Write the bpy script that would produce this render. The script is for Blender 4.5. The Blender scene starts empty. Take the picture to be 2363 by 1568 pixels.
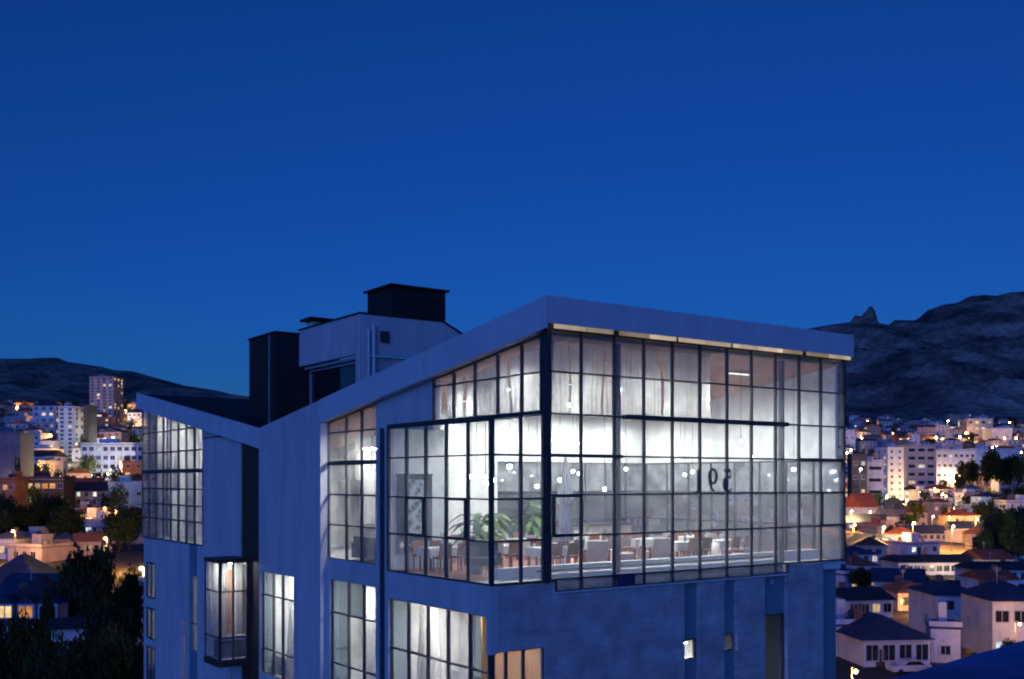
import bpy, math, random
from math import radians, sin, cos, pi, sqrt, atan2
from mathutils import Vector, noise as mnoise
R = random.Random(7)
sc = bpy.context.scene
COL = sc.collection

# ------------------------------------------------------------------ camera, sky, sun, exposure
HC = 20.0                      # eye height above the street, metres
FPX, CX, HY = 2383.0, 1181.5, 1108.0   # focal length, centre and horizon on a 2363 x 1568 frame
cd = bpy.data.cameras.new('camera'); cam = bpy.data.objects.new('camera', cd); COL.objects.link(cam)
cam.location = (0, 0, HC); cam.rotation_euler = (radians(90), 0, 0)
cd.sensor_width = 36.0; cd.lens = 36.0 * FPX / 2363.0
cd.shift_y = (HY - 784.0) / 2363.0
cd.clip_start = 0.1; cd.clip_end = 20000
sc.camera = cam

world = bpy.data.worlds.new('World'); sc.world = world; world.use_nodes = True
wn = world.node_tree; wn.nodes.clear()
SUN_EL, SUN_AZ = radians(1.0), radians(195)      # the afterglow lies behind the camera
sky = wn.nodes.new('ShaderNodeTexSky'); sky.sky_type = 'NISHITA'; sky.sun_disc = False
sky.sun_elevation = SUN_EL; sky.sun_rotation = SUN_AZ
sky.altitude = 3200; sky.air_density = 1.0; sky.dust_density = 0.2; sky.ozone_density = 3.0
tint = wn.nodes.new('ShaderNodeMix'); tint.data_type = 'RGBA'; tint.blend_type = 'MULTIPLY'
tint.inputs[0].default_value = 1.0; tint.inputs[7].default_value = (0.29, 1.02, 2.42, 1)
bg = wn.nodes.new('ShaderNodeBackground'); bg.inputs[1].default_value = 0.096
wo = wn.nodes.new('ShaderNodeOutputWorld')
wn.links.new(sky.outputs[0], tint.inputs[6]); wn.links.new(tint.outputs[2], bg.inputs[0]); wn.links.new(bg.outputs[0], wo.inputs[0])

sd = bpy.data.lights.new('sun', 'SUN'); sun = bpy.data.objects.new('sun', sd); COL.objects.link(sun)
sd.energy = 1.1; sd.angle = radians(50); sd.color = (0.115, 0.225, 1.0)
_sd = Vector((-0.26, -0.94, 0.30)).normalized()
sun.rotation_euler = _sd.to_track_quat('Z', 'Y').to_euler()

sc.view_settings.view_transform = 'Standard'; sc.view_settings.look = 'None'
sc.view_settings.exposure = 0.0; sc.view_settings.gamma = 1.0; sc.view_settings.use_curve_mapping = False
sc.cycles.use_denoising = True
sc.cycles.max_bounces = 10; sc.cycles.transparent_max_bounces = 40; sc.cycles.diffuse_bounces = 3
sc.cycles.glossy_bounces = 3; sc.cycles.sample_clamp_indirect = 4.0
sc.cycles.filter_width = 2.05

# ------------------------------------------------------------------ materials
MATS = {}
def mat(name, col, rough=0.7, var=0.12, scale=3.0, bump=0.0, bscale=20.0, metal=0.0, emit=None, estr=0.0, stretch=(1,1,1), spec=0.3, rnd=0.0, trans=0.0):
    if name in MATS: return MATS[name]
    m = bpy.data.materials.new(name); m.use_nodes = True; nt = m.node_tree; n = nt.nodes; l = nt.links
    b = n['Principled BSDF']
    tc = n.new('ShaderNodeTexCoord'); mp = n.new('ShaderNodeMapping'); mp.inputs['Scale'].default_value = stretch
    l.new(tc.outputs['Object'], mp.inputs[0])
    nz = n.new('ShaderNodeTexNoise'); nz.inputs['Scale'].default_value = scale; nz.inputs['Detail'].default_value = 6; nz.inputs['Roughness'].default_value = 0.62
    l.new(mp.outputs[0], nz.inputs['Vector'])
    cr = n.new('ShaderNodeValToRGB'); e = cr.color_ramp.elements
    e[0].position = 0.3; e[1].position = 0.72
    e[0].color = (*[c*(1-var) for c in col], 1); e[1].color = (*[min(1, c*(1+var)) for c in col], 1)
    l.new(nz.outputs['Fac'], cr.inputs[0])
    out = cr.outputs[0]
    if rnd > 0:
        oi = n.new('ShaderNodeObjectInfo'); hs = n.new('ShaderNodeHueSaturation'); mr = n.new('ShaderNodeMapRange')
        mr.inputs[3].default_value = 1 - rnd; mr.inputs[4].default_value = 1 + rnd
        l.new(oi.outputs['Random'], mr.inputs[0]); l.new(mr.outputs[0], hs.inputs['Value']); l.new(out, hs.inputs['Color']); out = hs.outputs[0]
    l.new(out, b.inputs['Base Color'])
    mr2 = n.new('ShaderNodeMapRange'); mr2.inputs[3].default_value = max(0.02, rough-0.1); mr2.inputs[4].default_value = min(1, rough+0.1)
    l.new(nz.outputs['Fac'], mr2.inputs[0]); l.new(mr2.outputs[0], b.inputs['Roughness'])
    b.inputs['Metallic'].default_value = metal; b.inputs['Specular IOR Level'].default_value = spec
    if trans: b.inputs['Transmission Weight'].default_value = trans
    if bump:
        nb = n.new('ShaderNodeTexNoise'); nb.inputs['Scale'].default_value = bscale; nb.inputs['Detail'].default_value = 5
        l.new(mp.outputs[0], nb.inputs['Vector'])
        bp = n.new('ShaderNodeBump'); bp.inputs['Strength'].default_value = bump; bp.inputs['Distance'].default_value = 0.05
        l.new(nb.outputs['Fac'], bp.inputs['Height']); l.new(bp.outputs[0], b.inputs['Normal'])
    if emit:
        b.inputs['Emission Color'].default_value = (*emit, 1); b.inputs['Emission Strength'].default_value = estr
    MATS[name] = m
    return m
def glassmat(name, tintc=(0.86,0.9,0.92), ior=1.45, haze=0.05, wav=0.02):
    m = bpy.data.materials.new(name); m.use_nodes = True; nt = m.node_tree; n = nt.nodes; l = nt.links; n.clear()
    o = n.new('ShaderNodeOutputMaterial'); mx = n.new('ShaderNodeMixShader'); tr = n.new('ShaderNodeBsdfTransparent'); gl = n.new('ShaderNodeBsdfGlossy')
    lw = n.new('ShaderNodeLayerWeight'); lw.inputs[0].default_value = .5
    pw = n.new('ShaderNodeMath'); pw.operation = 'POWER'; pw.inputs[1].default_value = 4.5; l.new(lw.outputs['Facing'], pw.inputs[0])
    f0 = ((ior-1)/(ior+1))**2
    fr = n.new('ShaderNodeMath'); fr.operation = 'MULTIPLY_ADD'; fr.inputs[1].default_value = .95-f0; fr.inputs[2].default_value = f0; l.new(pw.outputs[0], fr.inputs[0])
    tr.inputs[0].default_value = (*tintc, 1); gl.inputs[1].default_value = 0.02; gl.inputs[0].default_value = (0.9,0.95,1,1)
    tc = n.new('ShaderNodeTexCoord'); nz = n.new('ShaderNodeTexNoise'); nz.inputs['Scale'].default_value = 0.9
    bp = n.new('ShaderNodeBump'); bp.inputs['Strength'].default_value = wav; bp.inputs['Distance'].default_value = 0.1
    l.new(tc.outputs['Object'], nz.inputs[0]); l.new(nz.outputs[0], bp.inputs['Height']); l.new(bp.outputs[0], gl.inputs['Normal'])
    # milky film on the pane, stands in for the veiling haze of the lamps
    dt = n.new('ShaderNodeBsdfTranslucent'); dt.inputs[0].default_value = (0.75,0.78,0.8,1); dd = n.new('ShaderNodeBsdfDiffuse'); dd.inputs[0].default_value = (0.75,0.78,0.8,1)
    df = n.new('ShaderNodeMixShader'); l.new(dt.outputs[0], df.inputs[1]); l.new(dd.outputs[0], df.inputs[2])
    mx2 = n.new('ShaderNodeMixShader'); mx2.inputs[0].default_value = haze
    nd = n.new('ShaderNodeTexNoise'); nd.inputs['Scale'].default_value = 1.3; nd.inputs['Detail'].default_value = 6; l.new(tc.outputs['Object'], nd.inputs['Vector'])
    md = n.new('ShaderNodeMapRange'); md.inputs[1].default_value = .3; md.inputs[2].default_value = .7; md.inputs[3].default_value = haze*.45; md.inputs[4].default_value = haze*1.6; l.new(nd.outputs['Fac'], md.inputs[0]); l.new(md.outputs[0], mx2.inputs[0])
    l.new(fr.outputs[0], mx.inputs[0]); l.new(tr.outputs[0], mx2.inputs[1]); l.new(df.outputs[0], mx2.inputs[2])
    l.new(mx2.outputs[0], mx.inputs[1]); l.new(gl.outputs[0], mx.inputs[2]); l.new(mx.outputs[0], o.inputs[0])
    MATS[name] = m; return m
def sheer(name, col, thru=0.35, scale=8):
    m = bpy.data.materials.new(name); m.use_nodes = True; nt = m.node_tree; n = nt.nodes; l = nt.links; n.clear()
    o = n.new('ShaderNodeOutputMaterial'); a = n.new('ShaderNodeBsdfDiffuse'); t = n.new('ShaderNodeBsdfTranslucent'); tr = n.new('ShaderNodeBsdfTransparent')
    tc = n.new('ShaderNodeTexCoord'); nz = n.new('ShaderNodeTexNoise'); nz.inputs['Scale'].default_value = scale; nz.inputs['Detail'].default_value = 6
    cr = n.new('ShaderNodeValToRGB'); cr.color_ramp.elements[0].color = (*[c*.72 for c in col],1); cr.color_ramp.elements[1].color = (*col,1)
    l.new(tc.outputs['Object'], nz.inputs[0]); l.new(nz.outputs[0], cr.inputs[0]); l.new(cr.outputs[0], a.inputs[0]); l.new(cr.outputs[0], t.inputs[0])
    m1 = n.new('ShaderNodeMixShader'); m1.inputs[0].default_value = 0.68; m2 = n.new('ShaderNodeMixShader'); m2.inputs[0].default_value = thru
    l.new(a.outputs[0], m1.inputs[1]); l.new(t.outputs[0], m1.inputs[2]); l.new(m1.outputs[0], m2.inputs[1]); l.new(tr.outputs[0], m2.inputs[2]); l.new(m2.outputs[0], o.inputs[0])
    MATS[name] = m; return m
def emis(name, col, s):
    if name in MATS: return MATS[name]
    m = bpy.data.materials.new(name); m.use_nodes = True; nt = m.node_tree; nt.nodes.clear()
    o = nt.nodes.new('ShaderNodeOutputMaterial'); e = nt.nodes.new('ShaderNodeEmission'); e.inputs[0].default_value = (*col,1); e.inputs[1].default_value = s
    nt.links.new(e.outputs[0], o.inputs[0]); MATS[name] = m; return m
def litwin(name, col, s):
    """a lit room seen through a far window: uneven brightness from furniture and curtains"""
    m = bpy.data.materials.new(name); m.use_nodes = True; nt = m.node_tree; n = nt.nodes; l = nt.links; n.clear()
    o = n.new('ShaderNodeOutputMaterial'); e = n.new('ShaderNodeEmission')
    tc = n.new('ShaderNodeTexCoord'); oi = n.new('ShaderNodeObjectInfo'); nz = n.new('ShaderNodeTexNoise'); nz.inputs['Scale'].default_value = 1.1; nz.noise_dimensions = '4D'
    mu = n.new('ShaderNodeMath'); mu.operation = 'MULTIPLY'; mu.inputs[1].default_value = 37.0
    l.new(oi.outputs['Random'], mu.inputs[0]); l.new(mu.outputs[0], nz.inputs['W']); l.new(tc.outputs['Object'], nz.inputs['Vector'])
    cr = n.new('ShaderNodeValToRGB'); cr.color_ramp.elements[0].position = .3; cr.color_ramp.elements[1].position = .7
    cr.color_ramp.elements[0].color = (*[c*.35 for c in col],1); cr.color_ramp.elements[1].color = (*col,1)
    mr = n.new('ShaderNodeMapRange'); mr.inputs[3].default_value = s*.4; mr.inputs[4].default_value = s*1.6
    l.new(nz.outputs[0], cr.inputs[0]); l.new(cr.outputs[0], e.inputs[0]); l.new(oi.outputs['Random'], mr.inputs[0]); l.new(mr.outputs[0], e.inputs[1]); l.new(e.outputs[0], o.inputs[0])
    MATS[name] = m; return m

M_RENDER = mat('white_render', (0.56,0.565,0.57), 0.8, 0.16, 1.1, 0.25, 14, stretch=(1,1,.22))
def stone_mat():
    m = bpy.data.materials.new('stone_cladding'); m.use_nodes = True; n = m.node_tree.nodes; l = m.node_tree.links; b = n['Principled BSDF']
    tc = n.new('ShaderNodeTexCoord'); sx = n.new('ShaderNodeSeparateXYZ'); cx = n.new('ShaderNodeCombineXYZ')
    l.new(tc.outputs['Object'], sx.inputs[0]); l.new(sx.outputs['X'], cx.inputs['X']); l.new(sx.outputs['Z'], cx.inputs['Y'])
    br = n.new('ShaderNodeTexBrick'); br.inputs['Scale'].default_value = 1.0; br.inputs['Brick Width'].default_value = .62; br.inputs['Row Height'].default_value = .14
    br.inputs['Mortar Size'].default_value = .008; br.inputs['Mortar Smooth'].default_value = .3; br.offset = .37; br.squash = .6; br.squash_frequency = 3
    br.inputs['Color1'].default_value = (.50,.455,.45,1); br.inputs['Color2'].default_value = (.56,.51,.50,1); br.inputs['Mortar'].default_value = (.41,.375,.37,1)
    l.new(cx.outputs[0], br.inputs['Vector'])
    nz = n.new('ShaderNodeTexNoise'); nz.inputs['Scale'].default_value = 1.2; nz.inputs['Detail'].default_value = 8; l.new(tc.outputs['Object'], nz.inputs['Vector'])
    mx = n.new('ShaderNodeMix'); mx.data_type = 'RGBA'; mx.blend_type = 'OVERLAY'; mx.inputs[0].default_value = .7; l.new(br.outputs['Color'], mx.inputs[6]); l.new(nz.outputs['Fac'], mx.inputs[7]); l.new(mx.outputs[2], b.inputs['Base Color'])
    n2 = n.new('ShaderNodeTexNoise'); n2.inputs['Scale'].default_value = 14; l.new(tc.outputs['Object'], n2.inputs['Vector'])
    ad = n.new('ShaderNodeMath'); ad.operation = 'MULTIPLY_ADD'; ad.inputs[1].default_value = -.8; l.new(br.outputs['Fac'], ad.inputs[0]); l.new(n2.outputs['Fac'], ad.inputs[2])
    bp = n.new('ShaderNodeBump'); bp.inputs['Strength'].default_value = .5; bp.inputs['Distance'].default_value = .025; l.new(ad.outputs[0], bp.inputs['Height']); l.new(bp.outputs[0], b.inputs['Normal'])
    b.inputs['Roughness'].default_value = .8; MATS['stone_cladding'] = m; return m
M_STONE = stone_mat()
M_FASCIA = mat('fascia_metal', (0.63,0.64,0.67), 0.42, 0.09, 1.3, 0.04, 3, spec=0.5, stretch=(1,1,.35))
M_FRAME = mat('anthracite_frame', (0.05,0.053,0.06), 0.45, 0.2, 5)
M_DARKCLAD = mat('charcoal_cladding', (0.022,0.021,0.02), 0.6, 0.35, 2, 0.1, 6, stretch=(4,4,.4))
M_TIMBER = mat('dark_timber', (0.075,0.048,0.032), 0.6, 0.5, 3, 0.2, 8, stretch=(5,5,.3))
M_ROOF = mat('bitumen_roof', (0.012,0.012,0.013), 0.85, 0.4, 1.2, 0.3, 8)
M_TEAL = mat('teal_panel', (0.17,0.28,0.33), 0.5, 0.1, 1.0)
M_SOFFIT = mat('soffit_board', (0.72,0.60,0.46), 0.6, 0.15, 4)
M_GLASS = glassmat('curtain_wall_glass', (0.93,0.95,0.96), 1.5, 0.125, .06)
M_GLASSD = glassmat('dark_glass', (0.55,0.62,0.68), 1.7, 0.03, .05)
M_VEILED = glassmat('veiled_glass', (0.8,0.84,0.86), 1.45, 0.48, .1)  # heavier white film stands in for reflected hall light and haze
M_HAZY = glassmat('hazy_glass', (0.86,0.89,0.9), 1.45, 0.15, .1)
M_WHITE = mat('interior_white', (0.78,0.79,0.77), 0.7, 0.05, 1.2)
M_CEIL = mat('ceiling_timber', (0.64,0.38,0.25), 0.5, 0.35, 3, 0.1, 10, stretch=(.25,6,1))
M_FLOOR = mat('terracotta_floor', (0.50,0.22,0.14), 0.45, 0.3, 2.5, 0.05, 10)
M_LEDGE = mat('white_ledge', (0.8,0.8,0.78), 0.5, 0.06, 3)
M_GREY = mat('grey_panel', (0.30,0.31,0.33), 0.6, 0.2, 2)
M_GALV = mat('galvanised_metal', (0.55,0.58,0.6), 0.35, 0.1, 4, metal=0.6)
M_PURPLE = mat('purple_block', (0.07,0.04,0.11), 0.5, 0.3, 4)
M_CLOTH = mat('white_cloth', (0.75,0.73,0.71), 0.85, 0.08, 5)
M_WOODRED = mat('reddish_wood', (0.27,0.10,0.06), 0.45, 0.35, 6, stretch=(1,1,6))
M_CREAM = mat('cream_upholstery', (0.66,0.58,0.52), 0.9, 0.1, 9)
M_CHARC = mat('charcoal_upholstery', (0.045,0.05,0.055), 0.85, 0.25, 9)
M_LEAF = mat('indoor_leaf', (0.10,0.19,0.04), 0.55, 0.4, 6)
M_POT = mat('pot_ceramic', (0.25,0.27,0.36), 0.35, 0.2, 5)
M_ORANGEW = mat('orange_wood', (0.52,0.24,0.09), 0.5, 0.25, 3, stretch=(4,4,.4))
M_CURT = sheer('sheer_curtain', (0.80,0.78,0.74), 0.12, 3)
M_CURT2 = sheer('bedroom_curtain', (0.70,0.70,0.70), 0.10)
M_BULB = emis('pendant_bulb', (0.95,1.0,0.97), 95.0)
M_PANEL = emis('fill_panel', (0.96,1.0,0.97), 2.2)
M_EAVEGLOW = litwin('eave_glow', (1.0,0.80,0.62), 0.6)
M_ROOMLIGHT = emis('room_lamp', (1.0,0.96,0.87), 330.0)

# ------------------------------------------------------------------ mesh helpers
class MB:
    def __init__(s): s.v = []; s.f = []; s.m = []
    def poly(s, pts, mi=0):
        b = len(s.v); s.v += [tuple(p) for p in pts]; s.f.append(tuple(range(b, b+len(pts)))); s.m.append(mi); return s
    def hexa(s, p, mi=0):          # p: 4 bottom, 4 top
        b = len(s.v); s.v += [tuple(q) for q in p]
        for f in ((3,2,1,0),(4,5,6,7),(0,1,5,4),(1,2,6,5),(2,3,7,6),(3,0,4,7)): s.f.append(tuple(b+i for i in f)); s.m.append(mi)
        return s
    def box(s, x0,x1,y0,y1,z0,z1, mi=0):
        return s.hexa([(x0,y0,z0),(x1,y0,z0),(x1,y1,z0),(x0,y1,z0),(x0,y0,z1),(x1,y0,z1),(x1,y1,z1),(x0,y1,z1)], mi)
    def prism(s, pts, d, mi=0):    # polygon (3D points) extruded by vector d
        n = len(pts); b = len(s.v); d = Vector(d)
        s.v += [tuple(p) for p in pts] + [tuple(Vector(p)+d) for p in pts]
        s.f.append(tuple(b+i for i in range(n))[::-1]); s.f.append(tuple(b+n+i for i in range(n))); s.m += [mi, mi]
        for i in range(n):
            j = (i+1) % n; s.f.append((b+i, b+j, b+n+j, b+n+i)); s.m.append(mi)
        return s
    def tube(s, pts, r, k=8, mi=0, cap=True):
        pts = [Vector(p) for p in pts]; rs = r if isinstance(r, (list, tuple)) else [r]*len(pts); b = len(s.v)
        for i, p in enumerate(pts):
            t = (pts[min(i+1,len(pts)-1)] - pts[max(i-1,0)])
            t = t.normalized() if t.length else Vector((0,0,1))
            a = Vector((1,0,0)) if abs(t.x) < .8 else Vector((0,1,0)); e1 = t.cross(a).normalized(); e2 = t.cross(e1)
            for q in range(k):
                w = 2*pi*q/k; s.v.append(tuple(p + rs[i]*(cos(w)*e1 + sin(w)*e2)))
        for i in range(len(pts)-1):
            for q in range(k):
                q2 = (q+1) % k; s.f.append((b+i*k+q, b+i*k+q2, b+(i+1)*k+q2, b+(i+1)*k+q)); s.m.append(mi)
        if cap:
            s.f.append(tuple(b+q for q in range(k))[::-1]); s.m.append(mi); s.f.append(tuple(b+(len(pts)-1)*k+q for q in range(k))); s.m.append(mi)
        return s
    def lathe(s, prof, c=(0,0,0), k=12, mi=0):   # prof: (r,z)
        return s.tube([(c[0],c[1],c[2]+z) for r,z in prof], [max(r,1e-4) for r,z in prof], k, mi) if False else s._lathe(prof, c, k, mi)
    def _lathe(s, prof, c, k, mi):
        b = len(s.v)
        for r, z in prof:
            for q in range(k): s.v.append((c[0]+r*cos(2*pi*q/k), c[1]+r*sin(2*pi*q/k), c[2]+z))
        for i in range(len(prof)-1):
            for q in range(k):
                q2 = (q+1) % k; s.f.append((b+i*k+q, b+i*k+q2, b+(i+1)*k+q2, b+(i+1)*k+q)); s.m.append(mi)
        s.f.append(tuple(b+q for q in range(k))[::-1]); s.m.append(mi); s.f.append(tuple(b+(len(prof)-1)*k+q for q in range(k))); s.m.append(mi)
        return s
    def mesh(s, name, mats, smooth=False):
        me = bpy.data.meshes.new(name); me.from_pydata(s.v, [], s.f)
        for m in (mats if isinstance(mats, (list,tuple)) else [mats]): me.materials.append(m)
        if any(s.m): me.polygons.foreach_set('material_index', s.m)
        if smooth: me.polygons.foreach_set('use_smooth', [True]*len(s.f))
        me.update(); return me
    def build(s, name, mats, parent=None, loc=None, rz=None, smooth=False):
        return put(name, s.mesh(name, mats, smooth), parent, loc, rz)
def put(name, me, parent=None, loc=None, rz=None):
    o = bpy.data.objects.new(name, me); COL.objects.link(o)
    if parent: o.parent = parent
    if loc is not None: o.location = loc
    if rz is not None: o.rotation_euler = (0,0,rz)
    return o
def tag(o, label, cat, group=None):
    o['label'] = label; o['category'] = cat
    if group: o['group'] = group
    return o
def thing(name, label, cat, loc=(0,0,0), rz=0, group=None):
    return tag(put(name, None, None, loc, rz), label, cat, group)
def struct(o): o['kind'] = 'structure'; return o
def copy_tree(o, parent=None):
    c = o.copy(); COL.objects.link(c); c.parent = parent
    for ch in o.children: copy_tree(ch, c)
    return c

# ------------------------------------------------------------------ terrain
def lerp_tab(tab, x):
    if x <= tab[0][0]: return tab[0][1]
    for (a, b), (c, d) in zip(tab, tab[1:]):
        if x <= c: return b + (d-b)*(x-a)/(c-a)
    return tab[-1][1]
def sst(a, b, x):
    t = max(0, min(1, (x-a)/(b-a))); return t*t*(3-2*t)
PROF_L = [(0,0),(110,1.0),(180,2),(250,5),(300,8.4),(400,20.5),(600,47),(800,73),(1000,88),(1400,112)]
PROF_R = [(0,0),(225,.3),(320,1),(400,3.7),(520,8.7),(650,19.5),(800,39.5),(1000,71.6),(1400,92)]
SKY_L = [(-1400,900),(-700,840),(-300,815),(0,828),(70,828),(99,826),(136,826),(153,835),(188,840),(235,847),(259,854),(306,857),(345,868),(425,890),(503,902),(527,909),(574,916),(700,930),(1300,930),(1700,800),
         (1860,760),(1907,751),(1964,743),(2027,746),(2051,750),(2065,739),(2114,740),(2140,717),(2176,703),(2208,700),(2237,684),(2270,681),(2300,683),(2331,675),(2363,673),(2600,650),(3000,700),(3800,820),(5000,950)]
RIDGE = 2400.0
PEAK = [(1962,0),(1973,15),(1987,14),(2000,28),(2008,39),(2014,36),(2020,26),(2026,4),(2030,0)]   # the rock needle on the ridge
def T(X, Y):
    if Y <= 0: return 0.0
    a = X/max(Y, 1.0); w = sst(-.12, .12, a)
    z = lerp_tab(PROF_L, Y)*(1-w) + lerp_tab(PROF_R, Y)*w
    if Y > 1150:
        S = HC + (HY - lerp_tab(SKY_L, CX + X/RIDGE*FPX))/FPX*RIDGE
        t = max(.3, 1-(Y-RIDGE)/700)
        if Y <= RIDGE:
            t = ((Y-1150)/(RIDGE-1150))**1.15
            n = mnoise.fractal(Vector((X*.004, Y*.0016, 3.1)), 1.0, 2.1, 6)
            n2 = abs(mnoise.fractal(Vector((X*.0075+Y*.002, Y*.0018, 9.1)), 1.0, 2.0, 4))
            z = z*(1-t) + S*t + (n*80 - n2*95 + 20)*t*(1-t)*2.1*(.45+.55*w)
        else: z = S*t
        if abs(Y-RIDGE) < 30: z += lerp_tab(PEAK, CX + X/Y*FPX)/FPX*RIDGE*(1-abs(Y-RIDGE)/30)
    return z
def px_at(x, y, Y): return ((x-CX)/FPX*Y, Y, HC-(y-HY)/FPX*Y)
def ground_at(x, y, y0=40.0):
    Y = y0
    while Y < 2300:
        X, _, z = px_at(x, y, Y)
        if z <= T(X, Y): break
        Y += 2.0
    X = (x-CX)/FPX*Y
    return X, Y, T(X, Y)
def build_terrain():
    th = []
    a = -0.62
    while a <= 0.62: th.append(math.atan(a)); a += 0.0015 if .31 < a < .38 else 0.0042
    th = [radians(d) for d in range(-180, -32, 6)] + th + [radians(d) for d in range(33, 180, 6)]
    rs = [0.5, 6, 15, 30, 50, 70, 90]
    r = 100
    while r < 1200: rs.append(r); r *= 1.035
    while r < 2480: rs.append(r); r += 26
    rs += [2380, 2390, 2400, 2405, 2412, 2440, 2500, 2600, 2800, 3300, 4200, 6000, 9000, 15000]; rs = sorted(rs)
    v = []; f = []; k = len(th)
    for r in rs:
        for t in th:
            Yc = r if abs(t) < radians(32.5) else r*cos(t)/cos(radians(32)) if abs(t) < radians(90) else r*cos(t)
            X = Yc*math.tan(t) if abs(t) < radians(32.5) else r*sin(t)
            v.append((X, Yc, T(X, Yc)))
    for i in range(len(rs)-1):
        for j in range(k):
            j2 = (j+1) % k; f.append((i*k+j, (i+1)*k+j, (i+1)*k+j2, i*k+j2))
    f.append(tuple(range(k)))
    me = bpy.data.meshes.new('ground'); me.from_pydata(v, [], f)
    me.polygons.foreach_set('use_smooth', [True]*len(f)); me.update()
    m = bpy.data.materials.new('hill_ground'); m.use_nodes = True; n = m.node_tree.nodes; l = m.node_tree.links; b = n['Principled BSDF']
    tc = n.new('ShaderNodeTexCoord'); nz = n.new('ShaderNodeTexNoise'); nz.inputs['Scale'].default_value = .013; nz.inputs['Detail'].default_value = 12; nz.inputs['Roughness'].default_value = .65
    mp = n.new('ShaderNodeMapping'); mp.inputs['Scale'].default_value = (1, .6, 1.0)
    l.new(tc.outputs['Object'], mp.inputs[0]); l.new(mp.outputs[0], nz.inputs['Vector'])
    cr = n.new('ShaderNodeValToRGB'); e = cr.color_ramp.elements; e[0].position = .38; e[0].color = (.06,.065,.062,1); e[1].position = .66; e[1].color = (.50,.41,.34,1)
    e2 = cr.color_ramp.elements.new(.5); e2.color = (.21,.175,.15,1)
    sc2 = n.new('ShaderNodeTexNoise'); sc2.inputs['Scale'].default_value = .11; sc2.inputs['Detail'].default_value = 6; sc2.inputs['Roughness'].default_value = .7; l.new(tc.outputs['Object'], sc2.inputs['Vector'])
    c2 = n.new('ShaderNodeValToRGB'); c2.color_ramp.elements[0].position = .42; c2.color_ramp.elements[0].color = (.3,.33,.28,1); c2.color_ramp.elements[1].position = .56; c2.color_ramp.elements[1].color = (1,1,1,1); l.new(sc2.outputs[0], c2.inputs[0])
    mm = n.new('ShaderNodeMix'); mm.data_type = 'RGBA'; mm.blend_type = 'MULTIPLY'; mm.inputs[0].default_value = .62; l.new(cr.outputs[0], mm.inputs[6]); l.new(c2.outputs[0], mm.inputs[7])
    l.new(nz.outputs[0], cr.inputs[0]); l.new(mm.outputs[2], b.inputs['Base Color']); b.inputs['Roughness'].default_value = .95; b.inputs['Specular IOR Level'].default_value = .1
    rn = n.new('ShaderNodeTexNoise'); rn.noise_type = 'RIDGED_MULTIFRACTAL'; rn.inputs['Scale'].default_value = .012; rn.inputs['Detail'].default_value = 9; l.new(mp.outputs[0], rn.inputs['Vector'])
    rb = n.new('ShaderNodeBump'); rb.inputs['Strength'].default_value = .9; rb.inputs['Distance'].default_value = 14; l.new(rn.outputs[0], rb.inputs['Height']); l.new(rb.outputs[0], b.inputs['Normal'])
    me.materials.append(m)
    struct(put('ground', me))
build_terrain()
# ------------------------------------------------------------------ the glass hotel: local axes u (along the right front), v (along the left front, going back), z
AU = math.atan2(FPX, 4520-CX); AU = atan2(1.0, (4520-CX)/FPX)
C0 = ((1262-CX)/FPX*30.0, 30.0)
def W(u, v, z=0.0): return (C0[0]+u*cos(AU)-v*sin(AU), C0[1]+u*sin(AU)+v*cos(AU), z)
def uR(x, v=0.0):
    t = (x-CX)/FPX; b = W(0, v); return (b[1]*t - b[0])/(cos(AU) - sin(AU)*t)
def vL(x, u=0.0):
    t = (x-CX)/FPX; b = W(u, 0); return (b[0] - b[1]*t)/(sin(AU) + cos(AU)*t)
def zz(u, v, y): return HC - (y-HY)/FPX*W(u, v)[1]

hotel = thing('hotel_building', 'tall white hotel with glass-walled top hall and folded slanting roof', 'building', (C0[0], C0[1], 0), AU)
UB = uR(1132)                      # the projecting glass box
VB = vL(895, UB)
VV, VE = vL(612), vL(328)          # roof valley and far end of the left wing
ZF = 17.06                         # hall floor
ZTOP = zz(0, -.43, 684)
SLP = (ZTOP - zz(0, VV, 989))/(VV+.43)
ZV = ZTOP - SLP*(VV+.43)
SL2 = (zz(0, VE, 908) - ZV)/(VE-VV)
def rtop(v): return ZTOP - SLP*(v+.43) if v <= VV else ZV + SL2*(v-VV)
FH = 0.93
UE = 13.75
UF = uR(1971, -.43)
def rbot(v): return rtop(v) - FH
def bx(name, m, u0,u1,v0,v1,z0,z1, parent=hotel): return MB().box(u0,u1,v0,v1,z0,z1).build(name, m, parent)

# --- walls with openings.  axis 'L': plane u = c, running along v; axis 'R': plane v = c, running along u
def wall(name, m, axis, c, th, a0, a1, z0, ztop, holes=()):
    zf = ztop if callable(ztop) else (lambda a: ztop)
    As = sorted({a0, a1, *[h for q in holes for h in q[:2] if a0 < h < a1]})
    mb = MB()
    for x0, x1 in zip(As, As[1:]):
        mid = (x0+x1)/2; hs = sorted([(q[2], q[3]) for q in holes if q[0]-1e-6 <= x0 and q[1]+1e-6 >= x1])
        z = z0; spans = []
        for h0, h1 in hs:
            if h0 > z: spans.append((z, h0, False))
            z = h1
        spans.append((z, None, True))
        for s0, s1, top in spans:
            e0, e1 = (zf(x0), zf(x1)) if top else (s1, s1)
            if min(e0, e1) <= s0 + 1e-4: continue
            if axis == 'L': p = [(c,x0,s0),(c+th,x0,s0),(c+th,x1,s0),(c,x1,s0),(c,x0,e0),(c+th,x0,e0),(c+th,x1,e1),(c,x1,e1)]
            else: p = [(x0,c,s0),(x1,c,s0),(x1,c+th,s0),(x0,c+th,s0),(x0,c,e0),(x1,c,e1),(x1,c+th,e1),(x0,c+th,e0)]
            mb.hexa(p)
    return mb.build(name, m, hotel)
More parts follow.
